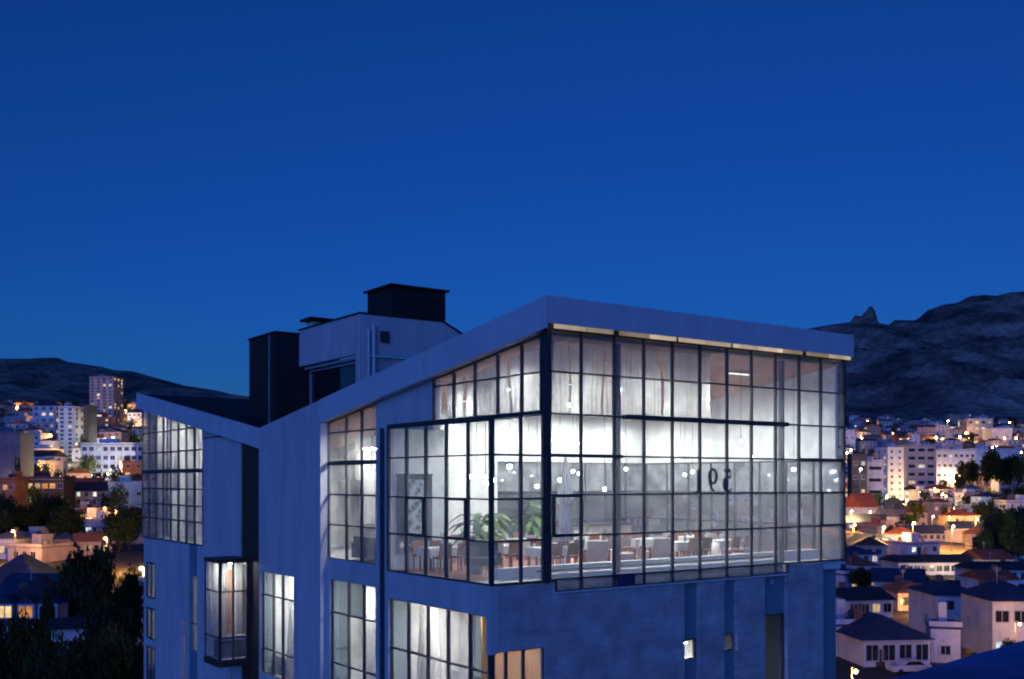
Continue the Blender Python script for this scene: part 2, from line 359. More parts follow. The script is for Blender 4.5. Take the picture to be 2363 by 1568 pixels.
def member(name, axis, c, a0, a1, z0, z1, d0, d1, m=M_FRAME, zt0=None, zt1=None):
    zt0 = z1 if zt0 is None else zt0; zt1 = z1 if zt1 is None else zt1
    if axis == 'L': p = [(c+d0,a0,z0),(c+d1,a0,z0),(c+d1,a1,z0),(c+d0,a1,z0),(c+d0,a0,zt0),(c+d1,a0,zt0),(c+d1,a1,zt1),(c+d0,a1,zt1)]
    else: p = [(a0,c+d0,z0),(a1,c+d0,z0),(a1,c+d1,z0),(a0,c+d1,z0),(a0,c+d0,zt0),(a1,c+d0,zt1),(a1,c+d1,zt1),(a0,c+d1,zt0)]
    return MB().hexa(p).build(name, m, hotel)
def glaze(axis, c, As, Zs, top=None, gm=M_GLASS, mw=.042, thick={}, thickm={}, dep=.09, skip=(), darkp=()):
    """panes, upright mullions and transoms of a glazed front; Zs[0] sill, Zs[1:] transoms, top: function or last Z"""
    tf = top if callable(top) else (lambda a: Zs[-1])
    zl = list(Zs) + ([99.0] if callable(top) else [])
    for i, (a0, a1) in enumerate(zip(As, As[1:])):
        for j, (z0, z1) in enumerate(zip(zl, zl[1:])):
            if (i, j) in skip: continue
            t0, t1 = min(z1, tf(a0)), min(z1, tf(a1))
            if max(t0, t1) < z0+.06: continue
            b0, b1, e0, e1 = a0, a1, t0, t1
            if t0 <= z0+.02: k = (z0+.02-t0)/(t1-t0); b0 = a0+(a1-a0)*k; e0 = z0+.02
            if t1 <= z0+.02: k = (t0-z0-.02)/(t0-t1); b1 = a0+(a1-a0)*k; e1 = z0+.02
            member('pane', axis, c, b0+.006, b1-.006, z0+.004, None, .03, .046, M_GLASSD if (i, j) in darkp else gm, e0, e1)  # darkp panes: darker glass stands in for dark reflections
    for i, a in enumerate(As):
        w = thickm.get(i, mw)
        e = tf(a)
        if e > zl[0]+.05: member('mullion', axis, c, a-w/2, a+w/2, zl[0], None, -.03, dep, M_FRAME, tf(a-w/2), tf(a+w/2))
    for j, z in enumerate(Zs):
        if callable(top) or j < len(Zs)-1 or True:
            rng = [a0 + (a1-a0)*k/10 for a0, a1 in zip(As, As[1:]) for k in range(11) if tf(a0+(a1-a0)*k/10) >= z-1e-3]
            if not rng: continue
            w = thick.get(j, mw)
            member('transom', axis, c, min(rng), max(rng), z-w/2, z+w/2, -.024, dep-.01)
def casement(axis, c, a0, a1, z0, z1, w=.07):
    mb = MB()
    for q in ((a0,a1,z0,z0+w),(a0,a1,z1-w,z1),(a0,a0+w,z0+w,z1-w),(a1-w,a1,z0+w,z1-w)):
        if axis == 'L': mb.box(c-.07, c+.028, q[0], q[1], q[2], q[3])
        else: mb.box(q[0], q[1], c-.07, c+.028, q[2], q[3])
    mb.build('casement_frame', M_FRAME, hotel)

# --- roof: two folded wings
def slab(v0, v1, u0, u1, dz0, dz1, name, m):
    return MB().hexa([(u0,v0,rtop(v0)+dz0),(u1,v0,rtop(v0)+dz0),(u1,v1,rtop(v1)+dz0),(u0,v1,rtop(v1)+dz0),
                      (u0,v0,rtop(v0)+dz1),(u1,v0,rtop(v0)+dz1),(u1,v1,rtop(v1)+dz1),(u0,v1,rtop(v1)+dz1)]).build(name, m, hotel)
slab(-.37, VV, -.28, UF-.07, -.30, -.05, 'roof', M_ROOF)
slab(VV+.02, VE, -.28, 7.5, -.30, -.05, 'roof', M_ROOF)
slab(.16, 11.0, .02, UE-.05, -.98, -.94, 'ceiling', M_CEIL)
slab(11.2, VV-.2, .02, 8.0, -.98, -.94, 'ceiling', M_ORANGEW)
slab(VV+.3, VE-.2, .02, 7.0, -.98, -.94, 'ceiling', M_WHITE)
VW = vL(755)                       # where the proud stair wall cuts the fascia
js = [-.43] + [vL(x) for x in (1120, 985, 865)] + [VW]
for v0, v1 in zip(js, js[1:]):
    MB().hexa([(-.35,v0+.010,rbot(v0)),(-.28,v0+.010,rbot(v0)),(-.28,v1-.010,rbot(v1)),(-.35,v1-.010,rbot(v1)),
               (-.35,v0+.010,rtop(v0)),(-.28,v0+.010,rtop(v0)),(-.28,v1-.010,rtop(v1)),(-.35,v1-.010,rtop(v1))]).build('fascia_panel', M_FASCIA, hotel)
slab(.0, VW, -.278, .0, -.92, -.90, 'soffit', M_FASCIA)
zr0, zr1 = zz(0,-.43,747), ZTOP

us = [-.28] + [uR(x, -.43) for x in (1455, 1610, 1740, 1860)] + [UF]
for u0, u1 in zip(us, us[1:]): bx('fascia_panel', M_FASCIA, u0+.010, u1-.010, -.43, -.37, zr0, zr1)
MB().hexa([(UF-.06,-.365,zr0),(UF,-.365,zr0),(UF,9,rtop(9)-.78),(UF-.06,9,rtop(9)-.78),(UF-.06,-.365,zr1),(UF,-.365,zr1),(UF,9,rtop(9)),(UF-.06,9,rtop(9))]).build('fascia_panel', M_FASCIA, hotel)
bx('soffit', M_SOFFIT, -.27, UF-.07, -.365, .06, zr0+.03, zr0+.07)
for k in range(11):
    a, b = .05+k*1.25, .05+(k+1)*1.25 - (.25 if k in (1, 8) else .13 if k in (3,5) else .05)
    bx('eave_glow_bar', M_EAVEGLOW, a, b, -.30, -.26, zr0-.11, zr0+.025)  # glowing bars added in place of the warmly lit soffit
js2 = [VV+.02, vL(510), vL(420), VE]
for k, (v0, v1) in enumerate(zip(js2, js2[1:])):
    o = -.30 if k == 0 else -.35
    MB().hexa([(o,v0+.012,rbot(v0)),(-.20,v0+.012,rbot(v0)),(-.20,v1-.012,rbot(v1)),(o,v1-.012,rbot(v1)),
               (o,v0+.012,rtop(v0)),(-.20,v0+.012,rtop(v0)),(-.20,v1-.012,rtop(v1)),(o,v1-.012,rtop(v1))]).build('fascia_panel', M_FASCIA, hotel)
slab(VV+.1, VE, -.198, .0, -.92, -.90, 'soffit', M_FASCIA)

# --- top hall, right front (v = 0)
ZT = [16.74, ZF+.02, 18.35, 19.56, 20.72, 21.94, 23.17, 24.40]
UM = [0.06] + [1.25*k for k in range(1, 11)] + [UE]
k10 = 9
UM = [.06, 1.30, 2.60, 3.83, 5.06, 6.30, 7.57, 8.77, 10.0, 11.25, 12.45, UE]
glaze('R', 0, UM, ZT[1:], thick={0:.05, 3:.05}, mw=.044)
glaze('R', 0, [.33]+UM[1:9]+[10.62], ZT[:2], mw=.05)
member('transom', 'R', 0, .06, 2.9, ZT[4]-.05, ZT[4]+.05, -.05, .11)
member('transom', 'R', 0, 3.02, 10.62, ZT[5]-.07, ZT[5]+.07, -.05, .13)
member('transom', 'R', 0, 11.25, UE, ZT[4]-.055, ZT[4]+.055, -.05, .12)
casement('R', 0, .2, 1.30, ZT[2], ZT[3]); casement('R', 0, 12.45, UE-.04, ZT[2], ZT[3], .05)
bx('head_rail', M_FRAME, .0, UE, -.04, .1, 24.40, 24.52)
member('corner_post', 'R', 0, -.08, .09, ZF-.05, 24.42, -.10, .14)
member('corner_post', 'R', 0, UE-.04, UE+.05, ZF-.05, 24.42, -.05, .1)
for u in (3.0, 10.68): MB().tube([(u,.34,ZF),(u,.34,24.3)], .115, 14).build('column', M_FRAME, hotel, smooth=False)
bx('column_base', M_PURPLE, 2.72, 3.42, -.03, .28, 16.73, 17.12)
bx('sill', M_LEDGE, .30, 10.64, -.06, .10, 16.68, 16.725)
bx('slab_edge', M_GREY, .30, 10.64, .22, .30, 16.74, 17.0)
bx('ledge', M_LEDGE, .14, 10.6, .34, .62, ZF, ZF+.16); bx('ledge', M_LEDGE, -1.05, UE-.2, .95, 1.25, ZF, ZF+.34)
bx('rail', M_FRAME, .14, 10.6, .63, .67, ZF+.20, ZF+.25)
bx('floor', M_FLOOR, UB+.04, UE-.05, 1.26, VB-.02, ZF-.30, ZF)
bx('floor', M_FLOOR, .3, UE-.05, VB-.02, 10.9, ZF-.30, ZF)
bx('floor', M_LEDGE, UB+.04, UE-.05, .305, 1.258, ZF-.31, ZF-.01)
bx('floor', M_FLOOR, UB+.04, .30, .10, .30, ZF-.31, ZF-.012)
bx('floor', M_LEDGE, 10.66, UE-.05, .10, .303, ZF-.31, ZF-.012)

# --- top hall, left front: upper gable glazing (u = 0) and the projecting glass box
V5 = vL(1000)
VM = [.06] + [V5*k/5 for k in range(1, 6)]
glaze('L', 0, VM, [21.94, 23.17], top=rbot, thick={0:.12})
member('corner_post', 'L', 0, .15, .22, 21.9, 24.3, -.1, .12)
BZ = [ZF, 18.27, 19.46, 20.71, 21.70]
BM = [0.0] + [VB*k/5 for k in range(1, 6)]
glaze('L', UB, BM, BZ, thickm={0:.11, 5:.07}, thick={4:.09})
casement('L', UB, BM[3]+.03, BM[4]-.03, BZ[1], BZ[2], .06); casement('L', UB, BM[1]+.03, BM[2]-.03, BZ[1], BZ[2], .06)
um = uR(1203)
glaze('R', 0, [UB+.05, um, -.12], BZ[:4], top=lambda a: 21.70+.25*(a-UB)/(-UB), mw=.06)
MB().hexa([(UB-.04,-.04,21.70),(0,-.04,21.95),(0,VB,21.95),(UB-.04,VB,21.70),(UB-.04,-.04,21.80),(0,-.04,22.05),(0,VB,22.05),(UB-.04,VB,21.80)]).build('box_roof', M_FRAME, hotel)
MB().hexa([(UB+.06,.1,21.67),(0,.1,21.92),(0,VB-.1,21.92),(UB+.06,VB-.1,21.67),(UB+.06,.1,21.695),(0,.1,21.945),(0,VB-.1,21.945),(UB+.06,VB-.1,21.695)]).build('box_ceiling', M_WHITE, hotel)
wall('rear_wall', M_WHITE, 'R', VB+.02, .16, UB+.05, 0.25, 0, 21.68)
wall('wall', M_RENDER, 'L', UB, .22, VB+.01, VB+.19, 0, 21.7)

# --- left front upper walls (u = 0)
V868, V888 = vL(868), vL(888)
wall('wall', M_RENDER, 'L', 0, .28, V5+.03, V868, 21.3, lambda a: rbot(a)-.0)
wall('wall', M_RENDER, 'L', 0, .28, VB+.2, V868, 0, 21.3)
MB().tube([(-.14, V888-.02, 0),(-.14, V888-.02, 21.9)], .075, 10).build('downpipe', M_FRAME, hotel)
# window strip beside the stair wall
ZW = [16.85, 18.2, 19.42, 20.68, 21.9]
WM = [VW-.0, vL(831), vL(796), V868]; WM = sorted([V868, vL(831), vL(796), VW])
glaze('L', 0.05, WM, ZW, top=rbot, thick={3:.16}, mw=.05)
# stair wall, proud of the front; windows cut into it
VA0, VA1 = vL(678, -.3), vL(602, -.3)
def zL(x, y, u=0): return zz(u, vL(x, u), y)
zA1, zA0 = zL(640, 1325, -.3), zL(640, 1566, -.3)
wall('wall', M_RENDER, 'L', -.3, .32, VW, VV+.0, 0, lambda a: rtop(a)-.0, [(VA0, VA1, zA0, zA1)])
glaze('L', -.22, [VA0, vL(648,-.3), vL(627,-.3), VA1], [zA0, zL(640,1508,-.3), zL(640,1380,-.3), zA1], mw=.05, darkp={(2,0),(2,1),(2,2)})
# lower walls under the strip window
zB1 = zL(815, 1346)
wall('wall', M_RENDER, 'L', 0, .28, V868, VW, 0, ZW[0]-.02, [(V868+.05, VW-.25, 8.0, zB1)])
glaze('L', .08, [V868+.05, vL(835), vL(800), VW-.25], [8.0, 10.2, zL(815,1545), zL(815,1425), zB1], mw=.05, darkp={(2,2),(2,1),(2,3),(1,3)})
# dark timber slot at the valley
UBay = -1.5
vb0 = vL(507, UBay)
vb1 = vL(474, UBay); zb0, zb1 = zz(UBay, vb0, 1527), zz(UBay, vb0, 1300)
VS = vL(556)
wall('timber_wall', M_TIMBER, 'L', .06, .2, VV+.02, VS, 0, lambda a: rbot(a)+.05, [(vb0+.1, VS, zb0, zb1)])
for k in range(8):
    a = VV+.05 + (VS-VV-.1)*k/8; wd = (VS-VV-.1)/8 - .03
    MB().box(.01, .055, a, a+wd, zb1+.2, zL(578,1018)).build('timber_board', M_TIMBER, hotel)
# wall left of the slot, down to the bay
VG = vL(468)
wall('wall', M_RENDER, 'L', 0, .28, VS, VG, 0, lambda a: rbot(a)+.02, [(VS, vb1-.1, zb0, zb1)])
bx('wall_cap', M_FRAME, -.04, .06, VS, VG, zL(556,1003)-.03, zL(556,1003)+.03)
# left wing glazing
ZG = [16.55, 17.75, 18.6, 19.5, 20.5, 21.6, 22.8]
GM = [VG + (VE-.05-VG)*k/8 for k in range(9)]
glaze('L', 0, GM, ZG, top=rbot, thick={4:.2}, mw=.07)
wall('wall', M_RENDER, 'L', 0, .28, VG, vL(455), 0, ZG[0]-.03)
VN0, VN1 = vL(455), vL(436)
wall('wall', M_TEAL, 'L', .03, .2, VN0, VN1, 0, ZG[0]-.03, [(VN0+.1, VN1-.1, zL(446,1500), zL(446,1330))])
member('pane', 'L', .05, VN0+.1, VN1-.1, zL(446,1500), zL(446,1330), 0, .02, M_GLASS)
member('frame', 'L', .03, VN0+.1, VN1-.1, zL(446,1440), zL(446,1440)+.07, -.02, .03)
VN2 = vL(360)
wall('wall', M_RENDER, 'L', 0, .28, VN1, VN2, 0, ZG[0]-.03, [(vL(427), vL(417), 3.0, zL(420,1432))])
member('pane', 'L', .02, vL(427), vL(417), 3.0, zL(420,1432), 0, .02, M_GLASS)
# recessed end strip with small windows
zs = [zL(345, y) for y in (1568, 1495, 1475, 1405, 1380, 1300)]
wall('wall', M_RENDER, 'L', .1, .2, VN2, VE-.1, 0, ZG[0]-.03, [(VN2+.5, VE-.6, zs[0]-1, zs[1]), (VN2+.5, VE-.6, zs[2], zs[3]), (VN2+.5, VE-.6, zs[4], zs[5])])
for a, b in ((zs[0]-1, zs[1]), (zs[2], zs[3]), (zs[4], zs[5])):
    glaze('L', .12, [VN2+.5, (VN2+VE)/2, VE-.6], [a, b], mw=.08)
wall('end_wall', M_RENDER, 'R', VE-.1, .1, 0.1, 7.2, 0, 16.5)
wall('end_wall', M_WHITE, 'R', VE-.1, .1, 1.6, 7.2, 16.5, rbot(VE-.1))

# --- bay window under the slot
glaze('L', UBay, [vb0, vb1], [zb0, zb0+1.05, zb1-1.35, zb1], mw=.06)
ub1 = uR(570, vb0)
glaze('R', vb0, [UBay, (UBay+ub1)/2, ub1], [zb0, zb0+1.05, zb1-1.35, zb1], mw=.06)
MB().box(UBay-.06, .02, vb0-.06, vb1+.06, zb0-.30, zb0-.03).build('bay_base', M_TIMBER, hotel)
MB().box(UBay-.06, .02, vb0-.06, vb1+.06, zb1+.03, zb1+.16).build('bay_roof', M_TIMBER, hotel)
bx('bay_floor', M_LEDGE, UBay+.08, .2, vb0+.08, vb1-.05, zb0-.025, zb0+.02)
bx('bay_side', M_TIMBER, ub1, .05, vb0-.03, vb0+.05, 4.0, zb1+.15)
bx('bay_end', M_WHITE, UBay+.03, -.01, vb1-.05, vb1+.05, zb0-.02, zb1+.02)
bx('wood_panel', M_ORANGEW, UBay+.95, UBay+1.33, vb1-.08, vb1-.052, zb0+1.0, zb1-.5)
bx('bay_back', M_TIMBER, -.02, .02, VV+.03, vb0-.03, 4.0, zb1+.16)

# --- glass box lower storeys
zc1 = 16.15; vc = [0.0, .55] + [VB*k/5 for k in (1,2,3,4)] + [VB-.02]
wall('wall', M_RENDER, 'L', UB, .22, 0, VB+.01, 0, ZF-.04, [(0.22, VB-.05, 8.0, zc1), (0, .22, 8.0, 15.1)])
glaze('L', UB+.08, [.05, VB*1/5, VB*2/5, VB*3/5, VB*4/5, VB-.05], [8.0, 10.5, 13.0, 14.55, zc1], mw=.05, darkp={(0,3),(0,2),(4,2),(4,3),(4,1)})
wall('wall', M_STONE, 'R', 0, .24, UB+.22, .30, 0, ZF-.06, [(UB+.22, uR(1258), 8.0, 15.15)])
wall('wall', M_STONE, 'R', 0.003, .22, UB+.001, UB+.219, 15.1, ZF-.05)
glaze('R', .08, [UB+.05, uR(1172), uR(1212), uR(1258)], [8.0, 11.0, 15.15], mw=.06)
# --- right lower wall with recessed strips
ust = [(uR(1580), uR(1615)), (uR(1672), uR(1702)), (uR(1765), uR(1818))]
zW = 16.665
segs = [.30] + [q for s in ust for q in s]
for k in range(0, len(segs)-1, 2):
    wall('wall', M_STONE, 'R', 0, .3, segs[k], segs[k+1], 0, zW)
UEnd = uR(1900)
wall('wall', M_STONE, 'R', 0, .3, ust[2][1], UEnd, 0, ZF-.05)
def zR(x, y): return zz(uR(x), 0, y)
wins = [(zR(1597,1522), zR(1597,1478)), (zR(1686,1503), zR(1686,1465)), (4.0, zR(1790,1420))]
for (u0, u1), (z0, z1) in zip(ust, wins):
    wall('recess_panel', M_TEAL, 'R', .16, .1, u0, u1, 0, zW, [(u0+.05, u1-.06, z0, z1)])
    glaze('R', .17, [u0+.05, u1-.06], [z0, z1] if z1-z0 < 3 else [z0, 9.5, 12.0, z1], mw=.04, gm=M_GLASS if u0 < 7 else M_GLASSD)
wall('end_panel', M_TEAL, 'R', .35, .2, UEnd, UE, 0, ZF-.05)
wall('side_wall', M_RENDER, 'L', UE-.02, .2, .56, 11, 0, ZF-.1)
for x, y in ((1782, 1345), (1814, 1340)):
    u = uR(x, -.1); MB().lathe([(.02,-.06),(.07,-.04),(.07,.08),(.03,.1)], (u, -.09, zz(u,-.1,y)), 10).build('wall_light', M_GALV, hotel)
# --- inner walls of the hall
VBK = 10.6
wall('back_wall', M_WHITE, 'R', VBK, .2, 0.3, 5.6, ZF, lambda a: rbot(VBK)-.05)
wall('back_wall', M_WHITE, 'R', VBK, .2, 5.6, UE-.1, 20.75, lambda a: rbot(VBK)-.05)
glaze('R', VBK+.05, [5.6+1.16*k for k in range(8)], [ZF, 18.3, 19.5], mw=.06, gm=M_HAZY)
glaze('R', VBK+.05, [5.6+1.16*k for k in range(8)], [19.5, 20.75], mw=.06, gm=M_VEILED)
wall('end_wall', M_WHITE, 'L', UE-.09, .12, .3, VBK, 20.72, lambda a: rbot(a)-.05)
glaze('L', UE-.08, [.12]+[1.31*k for k in range(1, 9)], [ZF, 18.3, 19.5], mw=.06, gm=M_HAZY)
glaze('L', UE-.08, [.12]+[1.31*k for k in range(1, 9)], [19.5, 20.72], mw=.06, gm=M_VEILED)
wall('wall', M_WHITE, 'L', .29, .05, V5+.05, VBK, ZF, lambda a: rbot(a)-.05)
# rooms of the strip window, stair and left wing
wall('room_wall', M_WHITE, 'L', 5.0, .1, VBK+.2, VV-.2, 8, lambda a: rbot(a)-.06)
wall('room_wall', M_WHITE, 'R', VV-.2, .1, .05, 5.0, 8, 21.0)
bx('floor', M_GREY, .3, 5.0, VBK+.2, VV-.2, ZW[0]-.35, ZW[0]-.05)
bx('floor', M_GREY, .3, 5.0, VBK+.2, VV-.2, 11.6, 12.0)
bx('room_ceiling', M_WHITE, .3, 5.0, VBK+.2, VV-.2, 16.2, 16.3)
wall('room_wall', M_WHITE, 'L', 3.4, .1, VG-.2, VE-.1, ZG[0], lambda a: rbot(a)-.06)
bx('floor', M_GREY, .29, 7.0, VS, VE-.15, 16.05, 16.5)
wall('room_wall', M_WHITE, 'R', VG-.3, .1, .29, 3.4, ZG[0], 22.0)
# lower rooms
bx('room_ceiling', M_WHITE, UB+.23, 4.2, .25, VB+.0, 16.45, 16.55)
wall('room_wall', M_WHITE, 'L', 2.6, .1, .25, VB, 8.0, 16.45)
wall('room_wall', M_ORANGEW, 'R', 3.2, .08, -.1, 2.6, 8.0, 16.45)
bx('floor', M_GREY, UB+.23, 4.2, .25, VB, 11.6, 11.9)
wall('room_wall', M_WHITE, 'L', 3.0, .1, VS-2.2, VE-.3, 3.0, 16.0)
wall('room_wall', M_ORANGEW, 'R', vb1+.6, .08, -.02, 3.0, 9.0, 16.0)
bx('room_ceiling', M_WHITE, .3, 3.0, VV+.3, VE-.3, 15.9, 16.0)
bx('floor', M_GREY, .3, 3.0, VV+.3, VE-.3, 8.6, 8.9)
wall('room_wall', M_WHITE, 'R', 2.5, .1, 5.0, UE-.3, 10.0, 16.4)
# --- roof-top penthouse
UP, VP0, VP1 = 2.73, 17.1, 23.6
UP2, UP3 = uR(1020, VP0), uR(1072, VP0)
zp1, zp0 = zz(UP, VP0, 724), zz(UP, VP0, 816)
zp2 = zz(UP3, VP0, 778)
wall('penthouse_wall', M_RENDER, 'L', UP, .25, VP0+.26, VP1, zp0, zp1)
MB().prism([(UP,VP0,zp0),(UP3,VP0,zp0),(UP3,VP0,zp2),(UP2,VP0,zp1),(UP,VP0,zp1)], (0,.25,0)).build('penthouse_wall', M_RENDER, hotel)
MB().prism([(UP-.05,VP0-.05,zp1),(UP2+.05,VP0-.05,zp1),(UP2+.05,VP1,zp1),(UP-.05,VP1,zp1)], (0,0,.07)).build('penthouse_roof', M_ROOF, hotel)
MB().hexa([(UP2+.05,VP0-.05,zp1),(UP3+.1,VP0-.05,zp2),(UP3+.1,VP1,zp2),(UP2+.05,VP1,zp1),(UP2+.05,VP0-.05,zp1+.07),(UP3+.1,VP0-.05,zp2+.07),(UP3+.1,VP1,zp2+.07),(UP2+.05,VP1,zp1+.07)]).build('penthouse_roof', M_ROOF, hotel)
MB().box(UP+.001, UP+.42, VP0+.002, VP0+.42, 20, zp0+.0).build('penthouse_pillar', M_RENDER, hotel)
bx('penthouse_panel', M_RENDER, UP+.5, UP3-.2, VP0+.35, VP0+.45, 20, zp0-.03)
for dx, r in ((.72, .07), (.98, .09)): MB().tube([(UP+dx-.35, VP0-.12, 20.5),(UP+dx-.35, VP0-.12, zz(UP,VP0,758 if dx < .9 else 748))], r, 10).build('vent_pipe', M_GALV, hotel)
bx('wall_vent', M_FRAME, UP+1.0, UP+1.42, VP0-.1, VP0-.002, zz(UP,VP0,786), zz(UP,VP0,760))
bx('penthouse_window', M_GLASSD, UP+.5, UP+.54, VP0+.5, VP1-.1, 20, zp0-.35)
for a in (VP0+.45, VP1-.35): bx('penthouse_frame', M_GALV, UP+.44, UP+.5, a, a+.12, 20, zp0-.3)
bx('penthouse_frame', M_GALV, UP+.44, UP+.5, VP0+.45, VP1-.2, zp0-.3, zp0-.2)
bx('penthouse_soffit', M_FASCIA, UP+.26, UP3-.2, VP0+.5, VP1-.05, zp0-.15, zp0-.04)
bx('penthouse_core', M_FRAME, UP+1.6, UP3-.3, VP0+.6, VP1-.1, 20, zp0-.2)
vd0, vd1, ud0 = VP1, vL(575, 1.5), 1.5
zd = zz(ud0, vL(636, ud0), 768)
vd0 = vL(636, ud0)
bx('lift_shaft', M_DARKCLAD, ud0, UP+2.2, vd0, vd1, 19.5, zd)
bx('lift_shaft_cap', M_ROOF, ud0-.06, UP+2.26, vd0-.06, vd1+.06, zd+.002, zd+.08)
bx('shaft_trim', M_GREY, ud0-.03, ud0-.002, vd0+.7, vd0+.82, 20, zd-.01)
uc = 5.0; vc0 = vL(905, uc); vc1 = vL(848, uc); ue = uR(1028, vc0); zc = zz(uc, vc0, 660)
bx('water_tank_housing', M_DARKCLAD, uc, ue, vc0, vc1, zp1-.2, zc)
bx('tank_cap', M_ROOF, uc-.16, ue+.16, vc0-.16, vc1+.16, zc+.002, zc+.09)
uv = UP+.6; vv0 = vL(722, uv); zq = zz(uv, vv0, 752)
bx('vent_stack', M_FASCIA, uv-.0, uv+.75, vv0, vv0+.75, zp1-.1, zq+.2)
bx('vent_cap', M_ROOF, uv-.25, uv+1.0, vv0-.25, vv0+1.0, zq+.27, zq+.40)
for a, b in ((0,0),(.67,0),(0,.67),(.67,.67)): bx('cap_post', M_FRAME, uv+a, uv+a+.08, vv0+b, vv0+b+.08, zq+.2, zq+.272)
# ------------------------------------------------------------------ inside the hotel
def TH(name, label, cat, u, v, z, rot=0.0, group=None): return thing(name, label, cat, W(u, v, z), AU+rot, group)
# ceiling light panels, added to brighten the hall
def zceil(v): return rbot(v) - .06
spots = [(u, v) for v in (2.2, 5.4, 9.0) for u in (1.8, 4.8, 7.8, 10.6)]
names_v = {2.2: 'near the right front glass', 5.4: 'along the middle of the hall', 9.0: 'near the back wall'}
names_u = {1.8: 'first', 4.8: 'second', 7.8: 'third', 10.6: 'fourth'}
for u, v in spots:
    ul = u + (1.2 if v > 8 else 0)
    t = TH('added_ceiling_light', f'{names_u[u]} added flat white ceiling light from the corner post {names_v[v]}', 'ceiling light', ul, v, zceil(v), 0, 'added ceiling lights of the glass hall')
    MB().box(-.68,.68,-.22,.22,-.04,0).build('housing', M_CEIL, t)
    MB().box(-.62,.62,-.15,.15,-.048,-.042).build('diffuser', M_PANEL, t)
    ld = bpy.data.lights.new('lamp_glow', 'SPOT'); ld.energy = 440; ld.color = (.96,1.0,.97); ld.spot_size = radians(172); ld.spot_blend = .6; ld.shadow_soft_size = .12
    lo = bpy.data.objects.new('lamp_glow', ld); COL.objects.link(lo); lo.parent = t; lo.location = (0,0,-.2)
# pendant globes
PEND = [(-.9,2.6,20.1),(-.6,4.2,20.6),(-1.2,1.4,19.9),(.5,3.4,20.0),(1.0,5.2,20.4),(1.3,2.2,19.8),(1.9,6.0,20.1),(.2,6.6,20.7),(-.2,1.6,20.4),
        (4.2,4.0,20.3),(5.6,6.5,20.0),(7.0,4.4,20.4),(8.6,6.8,20.0),(9.6,3.6,20.3),(11.2,5.6,20.2),(12.4,3.2,20.9),(12.9,1.6,20.4),(12.8,1.3,19.6),
        (1.6,1.0,22.3),(3.9,1.2,22.9),(5.9,1.1,22.5),(8.0,1.3,22.8),(.9,3.2,22.9),(.9,5.4,22.6),(10.0,1.6,21.4),(6.8,1.4,21.2),(4.4,1.5,21.3),(2.2,1.2,20.2),(3.4,1.4,19.7),(6.0,9.0,21.2),(8.6,9.2,21.5),(11.0,9.0,21.2)]  # this row of globes added to brighten curtains, front and back wall
ords = ['first','second','third','fourth','fifth','sixth','seventh','eighth','ninth','tenth','eleventh','twelfth','thirteenth']; PCOUNT = {}
def _sx(q): a = W(*q); return a[0]/a[1]
for i, (u, v, z) in enumerate(sorted(PEND, key=_sx)):
    side = 'in the projecting glass box' if u < 0 else 'just behind the dark corner post' if u < 2.2 else 'in the middle of the hall' if u < 5 else 'right of the hall centre' if u < 9 else 'at the far right end of the hall'
    t = TH('pendant_lamp', f'{ords[PCOUNT.setdefault(side,0)]} glowing globe lamp from the left {side}', 'pendant lamp', u, v, z, 0, 'globe pendants ' + side)
    PCOUNT[side] += 1
    top = (21.7 if u < 0 else rbot(v)-.06) - z
    MB().tube([(0,0,.06),(0,0,top)], .008, 5).build('cord', M_FRAME, t)
    MB()._lathe([(.02,.075),(.035,.07),(.035,.045)], (0,0,0), 8, 0).build('cap', M_FRAME, t)
    r = .05 if i % 3 else .066
    MB()._lathe([(r*sin(a*pi/8)+.001, -r*cos(a*pi/8)) for a in range(9)], (0,0,0), 10, 0).build('bulb', M_BULB, t, smooth=True)
# sheer curtains behind the upper panes
def curtain(name, label, axis, c, a0, a1, z0, zt, m, group=None, fold=.16, amp=.05, cat='curtain', bunch=None):
    n = max(8, int((a1-a0)/fold*4)); v = []; f = []; K = 7
    rr = random.Random(int(a0*100)+int(z0*10))
    ph = rr.random()*6
    for i in range(n+1):
        t = i/n; a = a0+(a1-a0)*t
        for k in range(K+1):
            s = k/K; zz_ = z0 + (zt(a)-z0)*(1-s)
            aa = a
            if bunch: aa = bunch + (a-bunch)*(1-.55*sin(pi*min(1, s*1.1))*.9)
            d = amp*sin(2*pi*(a-a0)/fold+ph+.8*sin(a*3.1))*(0.6+.6*s) + .03*sin(a*9.1+s*3) + .05*sin(s*4+a*1.7)
            p = (c+d, aa, zz_) if axis == 'L' else (aa, c+d, zz_)
            v.append(W(*p))
    for i in range(n):
        for k in range(K):
            b = i*(K+1)+k; f.append((b, b+1, b+K+2, b+K+1))
    me = bpy.data.meshes.new(name); me.from_pydata(v, [], f); me.polygons.foreach_set('use_smooth', [True]*len(f)); me.materials.append(m); me.update()
    return tag(put(name, me), label, cat, group)
drops = [(.25,1.27,21.95),(1.33,2.62,21.95),(2.7,3.85,22.0),(3.88,5.05,21.98),(5.1,6.25,22.02),(6.32,7.4,22.1)]
for k, (a, b, z) in enumerate(drops):
    curtain('sheer_curtain', f'{ords[k]} gathered sheer curtain from the corner post behind upper right panes', 'R', .55+.05*(k%2), a, b, z, lambda q: 24.25, M_CURT, 'sheer curtains behind the upper right panes')
for k, (a, b) in enumerate([(.35,1.25),(1.3,2.5),(2.58,3.78),(3.85,5.05),(5.12,6.25)]):
    curtain('sheer_curtain', f'{ords[k]} gathered sheer curtain back from the corner post under the sloping gable', 'L', .5+.05*(k%2), a, b, 21.9, lambda q: rbot(q)-.12, M_CURT, 'sheer curtains under the sloping gable')
